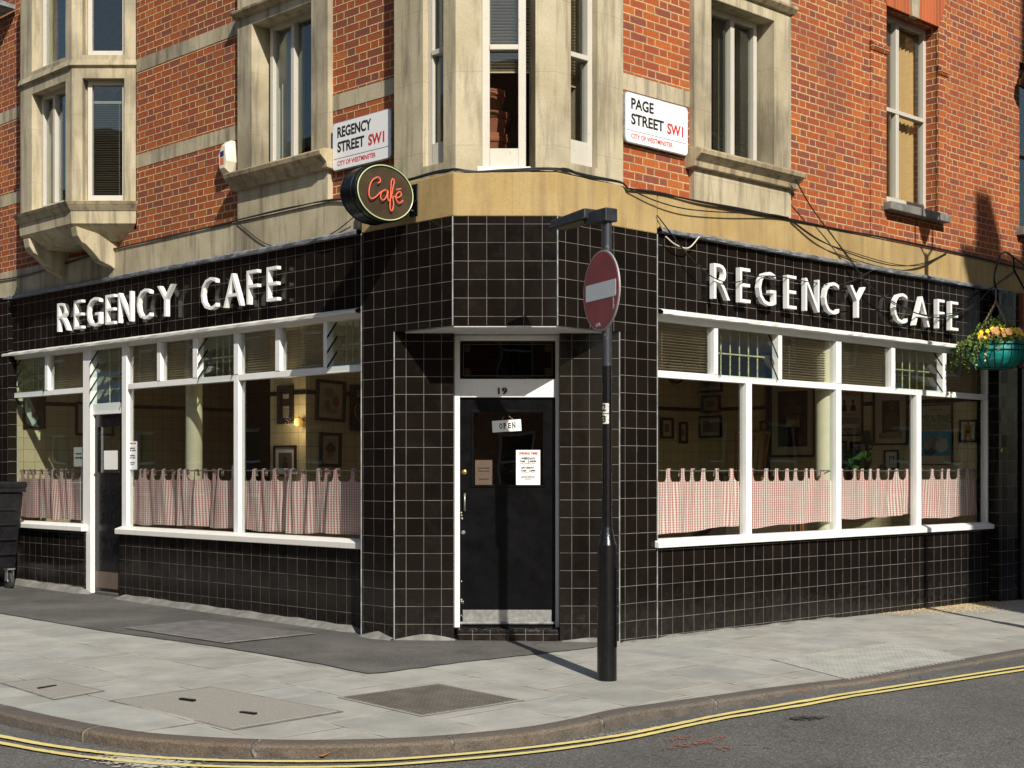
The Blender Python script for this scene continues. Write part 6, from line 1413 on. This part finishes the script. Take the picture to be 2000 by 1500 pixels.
# ---------------------------------------------------------------- across the streets: what the glass reflects and what shades the right end
def far_building(F, x0, x1, z1, dep, label, col, seed, chim=()):
    t = thing('brick_building', label, 'building', F.p((x0 + x1) / 2, -dep / 2, -.1)); hs = []
    nx_ = max(1, int((x1 - x0) / 2.6))
    for i in range(nx_):
        for z in range(int(z1 / 3.2)):
            xc = x0 + (x1 - x0) * (i + .5) / nx_; hs.append((xc - .55, xc + .55, .9 + 3.2 * z, 2.7 + 3.2 * z))
    MB().wall(F, x0, x1, -.6, z1, 0, hs, .2, True).build('wall', col, t)
    MB().box(F, x0 + .01, x1 - .01, -dep, -.21, -.6, z1 - .02).build('wall', col, t)
    MB().box(F, x0 - .05, x1 + .05, -.2, .18, z1, z1 + .25).build('cornice', M['stone'], t)
    for a, b, c, d in hs:
        w = MB().box(F, a, a + .07, -.19, -.12, c, d).box(F, b - .07, b, -.19, -.12, c, d).box(F, a + .07, b - .07, -.19, -.12, d - .08, d).box(F, a + .07, b - .07, -.19, -.12, c, c + .08).box(F, a + .07, b - .07, -.185, -.11, (c + d) / 2 - .03, (c + d) / 2 + .03).build('window', M['paint'], t)
        MB().box(F, a + .07, b - .07, -.17, -.16, c + .08, d - .08).build('pane', M['dark_glass'], w)
    for a, b, za in chim: MB().box(F, a, b, -1.2, -.5, z1 - .1, za).build('chimney', col, t)
    return t
FO_L = Fr((-EXL[0], -EXL[1]), (-NL[0], -NL[1]), -(L.o + 13)); 
xs0 = -qx(L, 120); far_building(FO_L, xs0 - 1.5, xs0 + 64, 9.6, 8, 'red brick terrace across the left street, out of frame', M['brick'], 1)
PP_ = 11.; FO_R = Fr((-EXR[0], -EXR[1]), (-NR[0], -NR[1]), -(RR.o + PP_))
xe = qx(RR, 1893) - .4357 * PP_                                       # its near corner throws the shadow edge at the right end
far_building(FO_R, -xe - 26, -xe, 12.72, 9, 'tall brick building across the right street, out of frame', M['brick'], 2, ((-xe - .36, -xe - .01, 14.2), (-xe - 3.2, -xe - 1.15, 17.),))
far_building(Fr((-1, 0), (0, 1), -15), -1.5, 34, 12.5, 8, 'long red brick terrace behind the photographer, out of frame', M['brick'], 3)
# lamp post off the right edge whose shadow falls on the cafe wall
w_ = qw(RR, 1808); sd2 = Vector((sdir.x, sdir.y)).normalized(); lp2 = Vector((w_.x, w_.y)) + sd2 * 2.45; gz2 = ground_z(lp2)
l2 = thing('street_lamp', 'old lantern lamp post beyond the right edge of the frame', 'lamp post', (lp2.x, lp2.y, gz2)); zL = q(RR, 1811, 430)[1] + 2.45 * math.tan(R(SUN_EL))
MB().lathe((lp2.x, lp2.y, gz2), [(.09, 0), (.08, .9), (.045, 1.0), (.04, zL - gz2 - .42)], 20).build('pole', M['post'], l2, smooth=True)
g = MB(); u_ = Vector((EXR[0], EXR[1], 0)); c0 = Vector((lp2.x, lp2.y, zL))
for s_ in (-1, 1): g.tube([c0 + Vector((0, 0, -.45)), c0 + u_ * .16 * s_ + Vector((0, 0, -.3)), c0 + u_ * .19 * s_ + Vector((0, 0, -.22)), c0 + u_ * .19 * s_ + Vector((0, 0, .3))], .014, 6)
g.build('yoke', M['post'], l2); MB().lathe(c0, [(.04, -.22), (.1, -.1), (.17, .08), (.19, .12), (.19, .34)], 16).build('lantern', M['post'], l2, smooth=True)

# small yellow marker on the right end pier, lantern of the next shop at the upper right edge
x_, z_ = q(RR, 1893, 878, .12); x_ = max(x_, qx(RR, 1953, .12)); ym = thing('wall_marker', 'tiny yellow square marker on the tiled pier right of the windows', 'sticker', RR.p(x_ + .05, .12, z_)); M['lime'] = plain('lime_marker', (.6, .6, .03), .6)
MB().box(RR, x_ + .02, x_ + .06, .12, .123, z_ - .02, z_ + .02).build('plate', M['lime'], ym)
x_, z_ = q(RR, 2012, 150, .15); c = RR.p(x_, .15, z_); wl = thing('wall_lantern', 'black bell lantern cut by the upper right edge of the picture', 'lamp', c)
MB().lathe(c, [(.03, .16), (.05, .12), (.07, .06), (.12, -.02), (.13, -.1), (.1, -.13)], 20).build('shade', M['black'], wl, smooth=True)
MB().tube(smooth_path([c + Vector((0, 0, .15)), c + Vector((0, 0, .28)), c + RR.ex.to_3d() * .2 + Vector((0, 0, .36)), RR.p(x_ + .3, WO, z_ + .2)], 6), .012, 6).build('arm', M['black'], wl, smooth=True)
